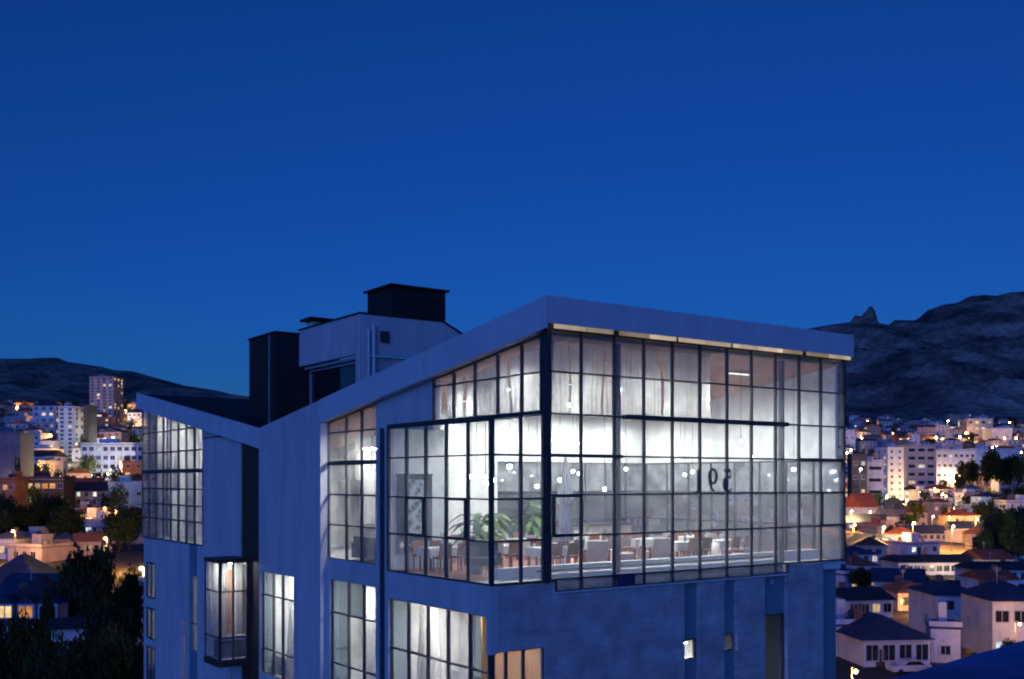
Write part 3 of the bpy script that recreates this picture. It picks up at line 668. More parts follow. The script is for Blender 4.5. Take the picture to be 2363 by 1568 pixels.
# tables and chairs
M_BROWN = mat('brown_upholstery', (.13,.07,.05), .8, .3, 8)
def make_chair(label, u, v, z, rot, group, seatm=M_CREAM, woodm=M_WOODRED):
    if int(u*13+v*5) % 3 == 0: seatm = M_BROWN; label = label.replace('cream', 'brown')
    t = TH('dining_chair', label, 'chair', u, v, z, rot, group)
    MB().box(-.22,.22,-.22,.22,.43,.49).build('seat', seatm, t)
    MB().hexa([(-.22,.17,.52),(.22,.17,.52),(.22,.22,.52),(-.22,.22,.52),(-.21,.24,.92),(.21,.24,.92),(.21,.29,.92),(-.21,.29,.92)]).build('backrest', woodm if int(u*10+v*7) % 2 else seatm, t)
    for sx in (-1,1):
        MB().tube([(sx*.19,-.19,0),(sx*.19,-.19,.43)], [.018,.024], 6).build('leg', woodm, t)
        MB().tube([(sx*.19,.21,0),(sx*.19,.20,.45),(sx*.19,.26,.9)], [.018,.024,.018], 6).build('leg', woodm, t)
    return t
def make_table(label, u, v, z, w, d, group, cloth=True):
    t = TH('dining_table', label, 'table', u, v, z, 0, group)
    MB().box(-w/2,w/2,-d/2,d/2,.71,.745).build('tabletop', M_WOODRED, t)
    for sx in (-1,1):
        for sy in (-1,1): MB().tube([(sx*(w/2-.08),sy*(d/2-.08),0),(sx*(w/2-.08),sy*(d/2-.08),.71)], [.025,.035], 6).build('leg', M_WOODRED, t)
    return t
def make_cloth(label, u, v, z, w, d, group):
    mb = MB(); n = 10; h = .30; e = .012
    mb.box(-w/2-e,w/2+e,-d/2-e,d/2+e,.746,.752)
    ring = []
    for s in range(4):
        for i in range(n):
            q = i/n
            ring.append([(-w/2-e+(w+2*e)*q,-d/2-e),(w/2+e,-d/2-e+(d+2*e)*q),(w/2+e-(w+2*e)*q,d/2+e),(-w/2-e,d/2+e-(d+2*e)*q)][s])
    N = len(ring); b = len(mb.v)
    for i, (x, y) in enumerate(ring):
        k = 1 + .05*sin(i*2.1) + .02; mb.v += [(x,y,.75),(x*(1+.06*(i%2)),y*(1+.06*(i%2)),.75-h-.05*sin(i*1.3))]
    for i in range(N):
        j = (i+1) % N; mb.f.append((b+2*i,b+2*i+1,b+2*j+1,b+2*j)); mb.m.append(0)
    return tag(mb.build('tablecloth', M_CLOTH, None, W(u, v, z), AU), label, 'tablecloth', group)
TABS = [(1.2,4.6,'nearest the corner post'),(3.6,4.2,'second from the corner post'),(5.9,4.4,'third from the corner post'),(4.6,7.4,'by the back wall behind the blue column'),(7.4,7.2,'by the back glazing'),(1.9,7.6,'at the back behind the closed parasol'),(-.6,4.9,'in the projecting glass box'),(8.4,4.6,'fourth from the corner post'),(10.6,4.8,'fifth from the corner post'),(2.3,2.9,'close behind the parasol'),(8.0,2.5,'right of the white lantern'),(10.0,2.4,'nearest the far end of the right glass'),(11.9,5.2,'by the far end glazing')]
for u, v, wh in TABS:
    make_table(f'rectangular wooden dining table {wh}', u, v, ZF, 1.3, .8, 'dining tables of the hall')
    make_cloth(f'white tablecloth on the dining table {wh}', u, v, ZF, 1.3, .8, 'tablecloths of the hall')
    va = TH('flower_vase', f'small dark vase with twigs on the table {wh}', 'vase', u+.1, v, ZF+.753, 0, 'vases on the hall tables')
    MB()._lathe([(.03,0),(.05,.06),(.03,.16),(.035,.18)], (0,0,0), 10, 0).build('vase', M_POT, va)
    tw_ = MB()
    for q in range(7): tw_.tube([(0,0,.15),(.10*cos(q*.9),.10*sin(q*.9),.42+.03*(q%3))], [.006,.012], 4)
    tw_.build('twigs', M_LEAF, va)
    for sx, sd_ in ((-.34,'left'),(.34,'right')):
        make_chair(f'cream chair, near {sd_} seat of the table {wh}', u+sx, v-.62, ZF, pi, 'chairs round the hall tables')
        make_chair(f'cream chair, far {sd_} seat of the table {wh}', u+sx, v+.62, ZF, 0, 'chairs round the hall tables')
def armchair(label, u, v, rot, sm, wm, s=1.0, cat='armchair'):
    t = TH('armchair', label, cat, u, v, ZF, rot, 'armchairs behind the right glass')
    MB().box(-.33*s,.33*s,-.34*s,.30*s,.22,.45).build('seat', sm, t)
    MB().hexa([(-.36*s,.22*s,.40),(.36*s,.22*s,.40),(.36*s,.36*s,.40),(-.36*s,.36*s,.40),(-.34*s,.36*s,.95*s),(.34*s,.36*s,.95*s),(.34*s,.47*s,.93*s),(-.34*s,.47*s,.93*s)]).build('backrest', sm, t)
    for sx in (-1,1):
        MB().box(sx*.40*s-.05,sx*.40*s+.05,-.34*s,.34*s,.56,.64).build('armrest', wm, t)
        for y in (-.30,.30): MB().box(sx*.40*s-.03,sx*.40*s+.03,y*s-.03,y*s+.03,0,.56).build('leg', wm, t)
    return t
armchair('cream armchair with reddish wooden arms just right of the blue column', 4.05, 2.6, 2.6, M_CREAM, M_WOODRED)
armchair('cream armchair with reddish wooden arms facing the glass, second past the blue column', 5.3, 2.5, -2.3, M_CREAM, M_WOODRED)
armchair('cream armchair with reddish wooden arms nearest the white lantern', 6.6, 2.4, 2.9, M_CREAM, M_WOODRED)
dk = TH('armchair', 'dark grey upholstered armchair on thin legs in the projecting glass box', 'armchair', -.95, 1.9, ZF, -.6)
MB().box(-.42,.42,-.4,.36,.40,.62).build('seat', M_CHARC, dk)
MB().hexa([(-.46,.28,.45),(.46,.28,.45),(.46,.44,.45),(-.46,.44,.45),(-.44,.42,1.02),(.44,.42,1.02),(.44,.55,1.0),(-.44,.55,1.0)]).build('backrest', M_CHARC, dk)
for sx in (-1,1):
    MB().box(sx*.48-.06,sx*.48+.06,-.4,.40,.42,.78).build('armrest', M_CHARC, dk)
    for y in (-.34,.36): MB().tube([(sx*.42,y,.42),(sx*.46,y*1.1,0)], [.022,.014], 6).build('leg', M_FRAME, dk)
# closed white parasol
ps = TH('closed_parasol', 'tall closed white parasol standing behind the dark casement by the corner post', 'parasol', 2.2, 1.9, ZF)
MB()._lathe([(.28,0),(.28,.06),(.06,.1)], (0,0,0), 14, 0).build('base', M_GREY, ps)
MB().tube([(0,0,.08),(0,0,3.75)], .025, 8).build('pole', M_LEDGE, ps)
n = 12; mb = MB(); prof = [(.05,3.62),(.10,3.3),(.17,2.75),(.30,2.35),(.24,2.2),(.15,2.1),(.20,1.6),(.27,1.05),(.25,1.0)]
for r_, z_ in prof:
    for q in range(2*n): w = 2*pi*q/(2*n); rr = r_*(1.0 if q % 2 else .72); mb.v.append((rr*cos(w), rr*sin(w), z_))
for i in range(len(prof)-1):
    for q in range(2*n): q2 = (q+1) % (2*n); mb.f.append((i*2*n+q, i*2*n+q2, (i+1)*2*n+q2, (i+1)*2*n+q)); mb.m.append(0)
mb.build('canopy', M_CLOTH, ps)
MB()._lathe([(.05,3.6),(.03,3.7),(.012,3.85)], (0,0,0), 8, 0).build('finial', M_LEDGE, ps)
# potted palms
def palm(label, u, v, s, seed):
    rr = random.Random(seed); t = TH('potted_palm', label, 'plant', u, v, ZF, seed, 'potted palms in the hall')
    MB()._lathe([(.16*s,0),(.24*s,.38*s),(.26*s,.42*s),(.22*s,.42*s)], (0,0,0), 14, 0).build('pot', M_POT, t)
    st = MB()
    for k in range(5):
        w = rr.random()*6.3; st.tube([(.06*cos(w),.06*sin(w),.36*s),(.12*cos(w),.12*sin(w),(1.0+.5*rr.random())*s)], [.02,.012], 5)
    st.build('stem', M_LEAF, t)
    lf = MB()
    for k in range(46):
        w = rr.random()*6.3; h0 = (.75+.75*rr.random())*s; L = (.45+.45*rr.random())*s; up = rr.uniform(-.1,.7)
        pts = [Vector((cos(w)*L*q, sin(w)*L*q, h0+L*(up*q-.75*q*q))) for q in (0,.25,.5,.75,1)]
        sd2 = Vector((-sin(w),cos(w),.2)).normalized()
        for i in range(4):
            w0, w1 = [.075*s*sin(pi*(.12+.86*q)) for q in (i/4,(i+1)/4)]
            lf.poly([pts[i]-sd2*w0, pts[i]+sd2*w0, pts[i+1]+sd2*w1, pts[i+1]-sd2*w1])
    lf.build('leaves', M_LEAF, t)
palm('large leafy potted palm beside the dark armchair in the glass box', -.35, 3.2, 1.25, 1)
palm('potted palm behind the closed white parasol', 2.4, 6.3, 1.15, 2)
palm('potted palm against the back wall left of the blue column', 6.6, 9.6, 1.3, 3)
# blue patterned hanging on the rear wall of the box
def pattern_mat():
    m = bpy.data.materials.new('patterned_textile'); m.use_nodes = True; n = m.node_tree.nodes; l = m.node_tree.links; b = n['Principled BSDF']
    tc = n.new('ShaderNodeTexCoord'); vo = n.new('ShaderNodeTexVoronoi'); vo.inputs['Scale'].default_value = 5.0
    nz = n.new('ShaderNodeTexNoise'); nz.inputs['Scale'].default_value = 9; nz.inputs['Detail'].default_value = 6
    mx = n.new('ShaderNodeMath'); mx.operation = 'MULTIPLY'; l.new(vo.outputs['Distance'], mx.inputs[0]); l.new(nz.outputs[0], mx.inputs[1])
    cr = n.new('ShaderNodeValToRGB'); e = cr.color_ramp.elements; e[0].position = .1; e[0].color = (.02,.04,.085,1); e[1].position = .36; e[1].color = (.42,.47,.52,1)
    l.new(tc.outputs['Object'], vo.inputs[0]); l.new(tc.outputs['Object'], nz.inputs[0]); l.new(mx.outputs[0], cr.inputs[0]); l.new(cr.outputs[0], b.inputs['Base Color']); b.inputs['Roughness'].default_value = .9
    return m
M_PAT = pattern_mat(); M_PATB = mat('textile_border', (.035,.05,.085), .85, .6, 14)
hg = TH('wall_hanging', 'tall blue and white patterned hanging on the wall inside the glass box', 'wall hanging', UB+.98, VB-.06, ZF+.55)
MB().box(-.66,.66,-.015,.015,0,2.55).build('border', M_PATB, hg); MB().box(-.40,.50,-.024,-.016,.55,2.4).build('field', M_PAT, hg)
dm = MB()
for k in range(6): x = -.5+k*.2; dm.poly([(x,-.022,.12),(x+.09,-.022,.25),(x,-.022,.38),(x-.09,-.022,.25)])
dm.build('diamond_band', M_CLOTH, hg); hg.children[-1]['kind'] = 'stuff'
MB().tube([(-.7,0,2.57),(.7,0,2.57)], .022, 8).build('rod', M_FRAME, hg)
# mirrored house number on the right glass, standing on a transom
def digit_mesh(paths, name, parent):
    mb = MB()
    for pts, ws in paths:
        for (x0, z0), (x1, z1), w0, w1 in zip(pts, pts[1:], ws, ws[1:]):
            d = Vector((x1-x0, z1-z0)); nrm = Vector((-d.y, d.x)).normalized()
            a, b, c, e = Vector((x0,z0))+nrm*w0, Vector((x0,z0))-nrm*w0, Vector((x1,z1))-nrm*w1, Vector((x1,z1))+nrm*w1
            mb.hexa([(-p.x, -.015, p.y) for p in (a,b,c,e)] + [(-p.x, .015, p.y) for p in (a,b,c,e)])
    return mb.build(name, M_FRAME, parent)
def arc(cx, cz, rx, rz, a0, a1, n=14): return [(cx+rx*cos(radians(a0+(a1-a0)*i/n)), cz+rz*sin(radians(a0+(a1-a0)*i/n))) for i in range(n+1)]
num = TH('number_sign', 'dark house number 591 seen in reverse, standing on a bar of the right glass', 'sign', (uR(1606)+uR(1700))/2-.14, .06, 19.60)
# local x is mirrored: 5 ends up on the right, 1 on the left
o5, o9, o1 = -.72, -.02, .66
five = [([(o5+.16,.72),(o5-.12,.72)],[.05,.05]), ([(o5-.12,.74),(o5-.15,.44)],[.022,.022]),
        (lambda a: (a,[.018+.035*sin(pi*i/(len(a)-1)) for i in range(len(a))]))(arc(o5-.02,.26,.2,.25,130,-150))]
nine = [(lambda a: (a,[.028+.03*abs(cos(2*pi*i/(len(a)-1))) for i in range(len(a))]))(arc(o9,.52,.165,.23,0,360,20)),
        (lambda a: (a,[.05,.05,.048,.045,.04,.036,.03,.028,.03,.036][:len(a)]))(arc(o9-.12,.5,.285,.48,5,-78,9))]
one = [([(o1,.04),(o1,.72)],[.05,.05]), ([(o1-.14,.02),(o1+.14,.02)],[.022,.022]), ([(o1,.72),(o1-.14,.60)],[.03,.02]), ([(o1,.745),(o1-.09,.745)],[.02,.02])]
for p, nm in ((five,'digit_five'),(nine,'digit_nine'),(one,'digit_one')): digit_mesh(p, nm, num)
# white lantern
M_LANT = mat('paper_lantern', (.8,.75,.72), .8, .1, 6, emit=(1,.75,.6), estr=.35)
ln = TH('floor_lantern', 'softly glowing white paper lantern on the floor below the house number', 'lantern', uR(1650, 2.2), 2.2, ZF)
MB()._lathe([(.2,.06),(.24,.3),(.2,.55),(.08,.7)], (0,0,0), 12, 0).build('shade', M_LANT, ln, smooth=True); MB()._lathe([(.16,0),(.16,.06)], (0,0,0), 10, 0).build('base', M_FRAME, ln)
MB().tube([(0,0,.7),(0,0,.95)], .012, 6).build('hook', M_FRAME, ln)
# bar counter and serving screens at the back of the hall
br = TH('bar_counter', 'long grey bar counter with dark top along the back wall', 'counter', 9.6, 9.4, ZF)
MB().box(-1.9,1.9,-.3,.3,0,1.05).build('front', M_GREY, br); MB().box(-1.98,1.98,-.38,.38,1.05,1.11).build('worktop', M_FRAME, br)
# rooms below: lamps, curtains, furniture
def room_lamp(label, u, v, z, s=.25):
    t = TH('ceiling_lamp', label, 'ceiling lamp', u, v, z)
    MB()._lathe([(.05,.0),(s,-.03),(s,-.05)], (0,0,0), 14, 0).build('housing', M_GALV, t)
    MB()._lathe([(s*.92,-.052),(s*.9,-.07),(.02,-.085)], (0,0,0), 14, 0).build('diffuser', M_ROOMLIGHT, t)
room_lamp('round ceiling lamp in the guest room under the projecting glass box', -.5, 3.6, 16.4, .3)
room_lamp('round ceiling lamp behind the corner window with orange panel', .9, 1.3, 16.4, .22)
room_lamp('round ceiling lamp above the strip window room', 1.6, 12.3, 22.0, .4)
room_lamp('added second round ceiling lamp behind the strip window, further back', 2.6, 16.0, 21.4, .4)  # extra lamp added to brighten the dull room
room_lamp('round ceiling lamp in the room below the strip window', 1.6, 12.0, 16.15, .34)
room_lamp('round ceiling lamp behind the stair wall window', 1.2, 18.6, 16.15, .34)
for k, v in enumerate((VG+2.0, VG+5.5, VG+8.8)): room_lamp(f'{ords[k]} round ceiling lamp of the left wing counted from the stair', 1.6, v, rbot(v)-.1, .30)
room_lamp('round ceiling lamp in the bay window', -.7, vb0+.9, zb1-.03, .16)
room_lamp('round ceiling lamp behind the narrow left windows', 1.3, (VN0+VN2)/2, 15.85, .34)
room_lamp('round ceiling lamp behind the small white window of the stone wall', uR(1597)+.6, 1.2, 14.6, .3)
def cz(z): return lambda q: z
curtain('curtain', 'white curtain on the right of the window under the glass box', 'L', UB+.35, 1.35, 2.2, 12.0, cz(16.1), M_CURT2)
curtain('curtain', 'long white curtain on the left of the window under the glass box', 'L', UB+.35, 3.3, 4.6, 12.0, cz(16.1), M_CURT2)
curtain('curtain', 'grey curtain drawn aside in the near half of the bay window', 'L', UBay+.3, vb0+.9, vb1-.1, zb0+.05, cz(zb1-.05), M_CURT2, fold=.22)
curtain('curtain', 'white curtain tied back beside the orange panel of the bay window', 'R', vb0+.35, UBay+.1, UBay+.5, zb0+1.0, cz(zb1-.05), M_CURT2, fold=.12)
curtain('curtain', 'white curtain in the stair wall window', 'L', .12, VA0+.1, VA0+1.6, zA0-.3, cz(zA1), M_CURT2)
curtain('curtain', 'white curtain on the right side of the window below the strip window', 'L', .45, V868+.1, V868+1.7, 11.0, cz(16.0), M_CURT2)
curtain('curtain', 'pale curtain hanging in the middle of the strip window', 'L', .5, 11.6, 12.6, 18.3, cz(20.4), M_CURT2)
for k in range(4):
    a = VG+.5+k*2.6
    curtain('curtain', f'{ords[k]} long pale curtain from the stair in the left wing glazing', 'L', .6, a, a+1.3, 16.6 if k % 2 else 19.4, lambda q: rbot(q)-.2, M_CURT2, 'curtains of the left wing')
curtain('curtain', 'narrow curtain in the slit window of the left wing', 'L', .6, VN0+.15, VN0+.7, zL(446,1500)-.2, cz(zL(446,1330)+.2), M_CURT2)
sb = TH('sofa', 'dark sofa behind the strip window beside the stair wall', 'sofa', 1.0, 12.4, ZW[0]-.05, pi/2)
MB().box(-1.0,1.0,-.4,.4,.1,.45).build('seat', M_CHARC, sb); MB().box(-1.0,1.0,.25,.45,.45,.95).build('backrest', M_CHARC, sb)
for sx in (-1,1): MB().box(sx*1.1-.1,sx*1.1+.1,-.4,.45,.1,.7).build('armrest', M_CHARC, sb)
pc = TH('framed_picture', 'pale framed picture hanging behind the strip window', 'picture', 4.95, 17.2, 18.3, -pi/2)
MB().box(-.7,.7,-.04,.04,0,1.4).build('frame', M_FRAME, pc); MB().box(-.62,.62,-.05,-.041,.08,1.32).build('canvas', M_PAT, pc)
bs = TH('daybed', 'dark daybed with white cushions in the bay window', 'daybed', -.55, vb0+.95, zb0+.02, 0)
MB().box(-.75,.75,-.4,.4,0,.8).build('base', M_CHARC, bs)
for sx in (-.35,.35): MB().box(sx-.28,sx+.28,-.3,.1,.8,1.0).build('cushion', M_CLOTH, bs)
# ------------------------------------------------------------------ the town
WALLC = {'white': (.66,.66,.66), 'cream': (.60,.54,.44), 'grey': (.36,.37,.39), 'pink': (.46,.37,.36), 'tan': (.45,.36,.27), 'pale blue': (.52,.58,.66), 'teal': (.36,.58,.56), 'brick': (.24,.12,.085), 'brown': (.09,.065,.055), 'dark': (.05,.05,.06), 'deep blue': (.09,.13,.22)}
ROOFC = {'red': (.30,.09,.05), 'orange': (.42,.15,.06), 'dark': (.035,.037,.045), 'grey': (.16,.17,.18), 'blue-grey': (.03,.05,.10), 'white': (.6,.6,.6), 'brown': (.12,.07,.05)}
WM_ = {k: mat('wall_'+k.replace(' ','_'), c, .85, .3, .5, .1, 4, stretch=(1,1,.5)) for k, c in WALLC.items()}
RM_ = {k: mat('roof_'+k.replace('-','_'), c, .8, .3, .5, .4, 5, stretch=(1,3,1)) for k, c in ROOFC.items()}
M_WD = mat('window_dark', (.02,.024,.03), .12, .3, 1, spec=.6)
M_WFR = mat('window_surround', (.5,.5,.5), .7, .1, 2)
M_WL = {'warm': litwin('lit_warm', (1,.66,.30), 1.1), 'white': litwin('lit_white', (1,.93,.78), 1.2), 'cool': litwin('lit_cool', (.75,.95,1), .9), 'green': litwin('lit_green', (.8,1,.55), .5), 'orange': litwin('lit_orange', (1,.42,.12), 1.0)}
_wc = {}
def win_mesh(w, h, kind, bars):
    key = (round(w,1), round(h,1), kind, bars)
    if key not in _wc:
        w, h = key[0], key[1]; mb = MB(); t = .09
        mb.box(-w/2, w/2, -.02, .03, 0, h, 1)
        for q in ((-w/2-t,w/2+t,-.12,0),(-w/2-t,w/2+t,h,h+t),(-w/2-t,-w/2,0,h),(w/2,w/2+t,0,h)): mb.box(q[0],q[1],-.09,.03,q[2],q[3],0)
        if bars: mb.box(-.03,.03,-.045,-.021,0,h,0)
        _wc[key] = mb.mesh('window', [M_WFR, M_WD if kind == 'dark' else M_WL[kind]])
    return _wc[key]
def add_win(root, x, y, z, face, w, h, kind, bars=True):
    """face: 'f' front (-y), 'l' left (-x), 'r' right (+x)"""
    o = put('window', win_mesh(w, h, kind, bars), root, (x, y, z), {'f': 0, 'l': -pi/2, 'r': pi/2}[face])
    return o
def roof_mesh(kind, w, d, h, rh):
    mb = MB(); e = .45; a, b = w/2+e, d/2+e
    if kind == 'flat':
        mb.box(-w/2-.15,w/2+.15,-d/2-.15,d/2+.15,h,h+.25); 
        return mb
    zb = h+.002; zt = h+rh
    if kind == 'gable':     # ridge along x
        mb.prism([(-a,-b,zb),(-a,b,zb),(-a,0,zt)], (2*a,0,0)); return mb
    if kind == 'front':     # ridge along y: gable end to the viewer
        mb.prism([(-a,-b,zb),(a,-b,zb),(0,-b,zt)], (0,2*b,0)); return mb
    r = max(.2, (a-b)); rb = 0 if a >= b else b-a; r = max(.15, a-b) if a >= b else .15
    p = [(-a,-b,zb),(a,-b,zb),(a,b,zb),(-a,b,zb),(-r,-rb,zt),(r,-rb,zt),(r,rb,zt),(-r,rb,zt)]
    if a >= b: p[4]=(-r,-.08,zt);p[5]=(r,-.08,zt);p[6]=(r,.08,zt);p[7]=(-r,.08,zt)
    mb.hexa(p); return mb
def building(name, label, cat, loc, rz, w, d, h, wc, rk, rc, rows, cols, lit=(), win=(1.1,1.3), side=0, group=None, rh=None, z1=None, fh=None, balc=False, down=4.0, margin=.0, bars=True):
    """loc: ground point under the middle of the front; front faces the viewer"""
    t = thing(name, label, cat, loc, rz, group)
    body = MB().box(-w/2,w/2,0,d,-down,h)
    wl = body.build('wall', WM_[wc], t)
    rm = roof_mesh(rk, w, d, h, rh or min(w,d)*.28)
    rm.v = [(x, y+d/2, z) for x, y, z in rm.v]
    rf = rm.build('roof', RM_[rc], t)
    if rk == 'flat':
        pr = MB()
        for q in ((-w/2-.15,w/2+.15,-.15,.1),(-w/2-.15,-w/2+.1,.1,d),(w/2-.1,w/2+.15,.1,d)): pr.box(q[0],q[1],q[2],q[3],h+.252,h+.8)
        pr.build('parapet', WM_[wc], t)
    q_ = random.Random(int(abs(loc[0]*7+loc[1]*3)))
    if rows and rk == 'flat':
        if q_.random() < .6: MB()._lathe([(.55,0),(.6,.1),(.6,1.2),(.3,1.45)], (0,0,0), 10, 0).build('water_tank', RM_[q_.choice(['dark','grey','blue-grey'])], t, (q_.uniform(-w*.35,w*.35), d*.3, h+.25))
        MB().box(0,.0+w*.28,0,min(3,d*.4),0,2.3).build('stair_hut', WM_[wc], t, (q_.uniform(-w*.4,w*.1), d*.45, h+.252))
    elif rows: MB().box(-.35,.35,-.35,.35,0,1.5).build('chimney', WM_['brick'], rf, (q_.uniform(-w*.3,w*.3), d*.62, h+(rh or min(w,d)*.28)*.45))
    if rows and q_.random() < .45: MB().tube([(0,0,0),(0,0,2.2)], .04, 5).box(-.5,.5,-.02,.02,2.0,2.05).box(-.35,.35,-.02,.02,1.75,1.8).build('aerial', M_WFR, t, (q_.uniform(-w*.3,w*.3), d*.5, h+.3 if rk == 'flat' else h+(rh or min(w,d)*.28)*.7))
    if rows and w > 6 and h < 12:
        MB().box(-.5,.5,-.05,.03,0,2.1).build('door', WM_['brown'], t, (w*(.5/cols-.5)+w/cols*.5 if cols > 1 else w*.3, 0, .05))
        MB().box(-w/2-.3,w/2+.3,-.42 if rk != 'flat' else -.2,-.3 if rk != 'flat' else -.16,h-.14,h-.02).build('gutter', M_WFR, t)
    fh = fh or h/max(rows,1); rr = random.Random(hash((round(loc[0]),round(loc[1]))) & 0xffff)
    for r_ in range(rows):
        for c in range(cols):
            k = lit.get((r_,c)) if isinstance(lit, dict) else None
            if isinstance(lit, (list,tuple)) and lit and rr.random() < lit[0]: k = rr.choice(lit[1:])
            add_win(t, -w/2+margin+(w-2*margin)*(c+.5)/cols, -.0, fh*r_+fh*.32, 'f', min(win[0], w/cols*.7), min(win[1], fh*.6), k or 'dark', bars)
            if balc and c % 2 == 0: MB().box(-.9,.9,-.9,0,-.15,.0).build('balcony', WM_[wc], t, (-w/2+w*(c+.5)/cols, -.0, fh*r_+fh*.1))
        for s_ in range(side):
            y_ = d*(s_+.5)/side; f_ = 'l' if loc[0] > 0 else 'r'
            add_win(t, -w/2 if f_ == 'l' else w/2, y_, fh*r_+fh*.32, f_, min(win[0], d/side*.6), min(win[1], fh*.6), rr.choice(['dark','dark','dark','warm']), bars)
    return t
PLACED = []; MARKS = []
import re as _re
def B(name, label, cat, x0, x1, yt, yb, wc, rk, rc, rows, cols, lit=(), Y=None, rz=None, dm=.8, d=None, rfrac=.0, **kw):
    """building from its extent in the view; yb: where its front meets the ground, or Y given"""
    xc = (x0+x1)/2
    if Y is None: X, Y, z = ground_at(xc, yb)
    else: X = (xc-CX)/FPX*Y; z = T(X, Y)
    w = (x1-x0)/FPX*Y; top = HC-(yt-HY)/FPX*Y; h = max(2.6, top-z)
    rh = None
    if rk != 'flat': rh = h*rfrac if rfrac else min(w, w*dm)*.28; h = max(2.4, h-rh)
    d = d or max(6, w*dm)
    if rz is None: rz = R.uniform(-.14,.14)
    PLACED.append((X, Y+d/2, max(w,d)*.6)); MARKS.append((X, Y, _re.split(r' (?:with|beside|on|by|at|below|in|and|lit|cut|next|half|just|glowing|under|of|behind|along|right|left|running|rising|between)\b|,', label)[0]))
    return building(name, label, cat, (X,Y,z), rz, w, d, h, wc, rk, rc, rows, cols, lit, rh=rh, **kw)

# ---- left side, far to near
B('apartment_tower','slender pinkish apartment tower with lit balconies, tallest on the left hillside','tower',206,262,872,990,'pink','flat','dark',14,4,(.30,'warm','white','cool','orange'),Y=690,d=16,side=3,balc=True,win=(1.8,1.3))
B('apartment_block','white five-storey block with one bright window band below the dark left hill','building',74,128,922,1000,'white','hip','blue-grey',5,3,{(3,1):'white',(3,2):'white',(1,2):'warm'},Y=590,side=2,win=(2.2,1.6),rfrac=.18)
B('apartment_tower','grey-white apartment tower with one column of dark windows, left of the dark slab','tower',133,172,942,1092,'pale blue','flat','blue-grey',12,2,{(3,0):'green',(7,1):'warm'},Y=470,d=9,rz=-.1,win=(1.6,1.2),side=2)
B('apartment_tower','narrow black unlit slab tower beside the grey-white one on the left','tower',173,204,938,1066,'dark','flat','dark',11,2,(),Y=478,d=9,rz=-.05,win=(1.4,1.6))
B('hotel_block','long white four-storey block with rows of square windows, lower left hillside','building',187,333,1027,1098,'pale blue','flat','grey',4,9,{(0,7):'white',(1,6):'green',(2,5):'green',(3,2):'cool',(1,1):'warm'},Y=395,d=12,rz=.0,win=(1.7,1.5))
B('house','small pink house above the lit lane at left','house',92,124,1010,1050,'pink','hip','red',2,3,(.4,'warm','white'),Y=455)
B('house','white stepped house beside the lit lane at left','house',60,122,1040,1072,'white','flat','grey',2,4,(.3,'warm','orange'),Y=420)
B('house','cream house at the top of the lit lane','house',92,126,1066,1104,'cream','gable','red',2,3,(.45,'warm','orange'),Y=388)
B('warehouse','plain dark blue-grey slab building cut by the left edge of the picture','building',-40,45,1002,1080,'deep blue','flat','blue-grey',1,2,(),Y=330,d=12,rz=.1,win=(.8,.8))
B('apartment_block','brown block with an orange row of lit windows, left below the towers','building',44,146,1106,1176,'brown','flat','blue-grey',3,6,{(2,0):'orange',(2,1):'warm',(2,2):'warm',(2,3):'orange',(2,4):'orange',(1,1):'green',(0,1):'cool',(0,4):'warm'},Y=300,d=9,rz=.05,win=(3.0,1.4))
B('house','red brick house glowing orange at the far left edge','house',-10,34,1108,1168,'brick','flat','brown',3,3,(.5,'orange','warm'),Y=292,d=8)
B('house','grey house with small blue windows left of the teal building','house',150,250,1112,1182,'grey','gable','dark',3,5,(.15,'cool','white'),Y=312,d=9)
B('office_block','pale teal plain building beside the glass hotel','building',252,333,1118,1190,'teal','flat','white',2,3,(),Y=305,d=10,rz=.12,win=(1.2,1.0))
B('shed','long white low building with flat roof and dark ribbon windows at left','building',172,336,1205,1246,'white','flat','white',1,8,{(0,1):'cool'},Y=262,d=9,rz=-.05,win=(2.2,1.0))
B('house','low house with pale red roof right behind the white low building','house',248,326,1180,1206,'cream','hip','orange',1,4,(),Y=275,d=8,rfrac=.45)
B('house','white house with a shallow grey roof at the far left edge below the orange houses','house',-30,40,1228,1262,'white','hip','grey',1,3,(.3,'warm'),Y=215,d=9)
# dormer house in the left foreground
dx0, dx1, dY = -40, 140, 100.0
X = (50-CX)/FPX*dY; gz = T(X, dY)
dh = building('dormer_house','large dark-roofed house with three white gabled dormers, left foreground','house',(X,dY,gz),0.03,8.6,9.0,HC-(1445-HY)/FPX*dY-gz,'white','hip','dark',1,4,{(0,0):'warm'},win=(1.2,1.2),rh=4.6)
for k, (x0, x1, kind) in enumerate(((-6,30,'warm'),(40,80,'orange'),(87,132,'dark'))):
    Yd = dY+.3; w = (x1-x0)/FPX*Yd; zc_ = HC-(1430-HY)/FPX*Yd; zt_ = HC-(1394-HY)/FPX*Yd; xl = (((x0+x1)/2-CX)/FPX*Yd) - X
    dr = MB().box(-w/2,w/2,0,3.0,0,zt_-zc_).build('dormer', WM_['white'], dh, (xl, .3, zc_-gz))
    MB().prism([(-w/2-.15,-.15,zt_-zc_+.002),(w/2+.15,-.15,zt_-zc_+.002),(0,-.15,zt_-zc_+.75)], (0,3.4,0)).build('dormer_roof', RM_['blue-grey'], dr)
    for s_ in ((-.42,.42) if kind == 'dark' else (-.34,.34)): put('window', win_mesh(.7 if kind == 'dark' else .6, 1.1, kind, False), dr, (s_, 0, .2))
B('house','blue-white gabled house wall with a double window between the dark trees, lower left','house',122,190,1436,1512,'white','gable','dark',2,3,{},Y=92,d=7,rz=.35,win=(.7,.9))
B('house','small white house half hidden by trees just left of the hotel','house',262,340,1390,1450,'white','flat','dark',1,3,{(0,0):'warm'},Y=118,d=7,rz=-.1,win=(1.1,.9))
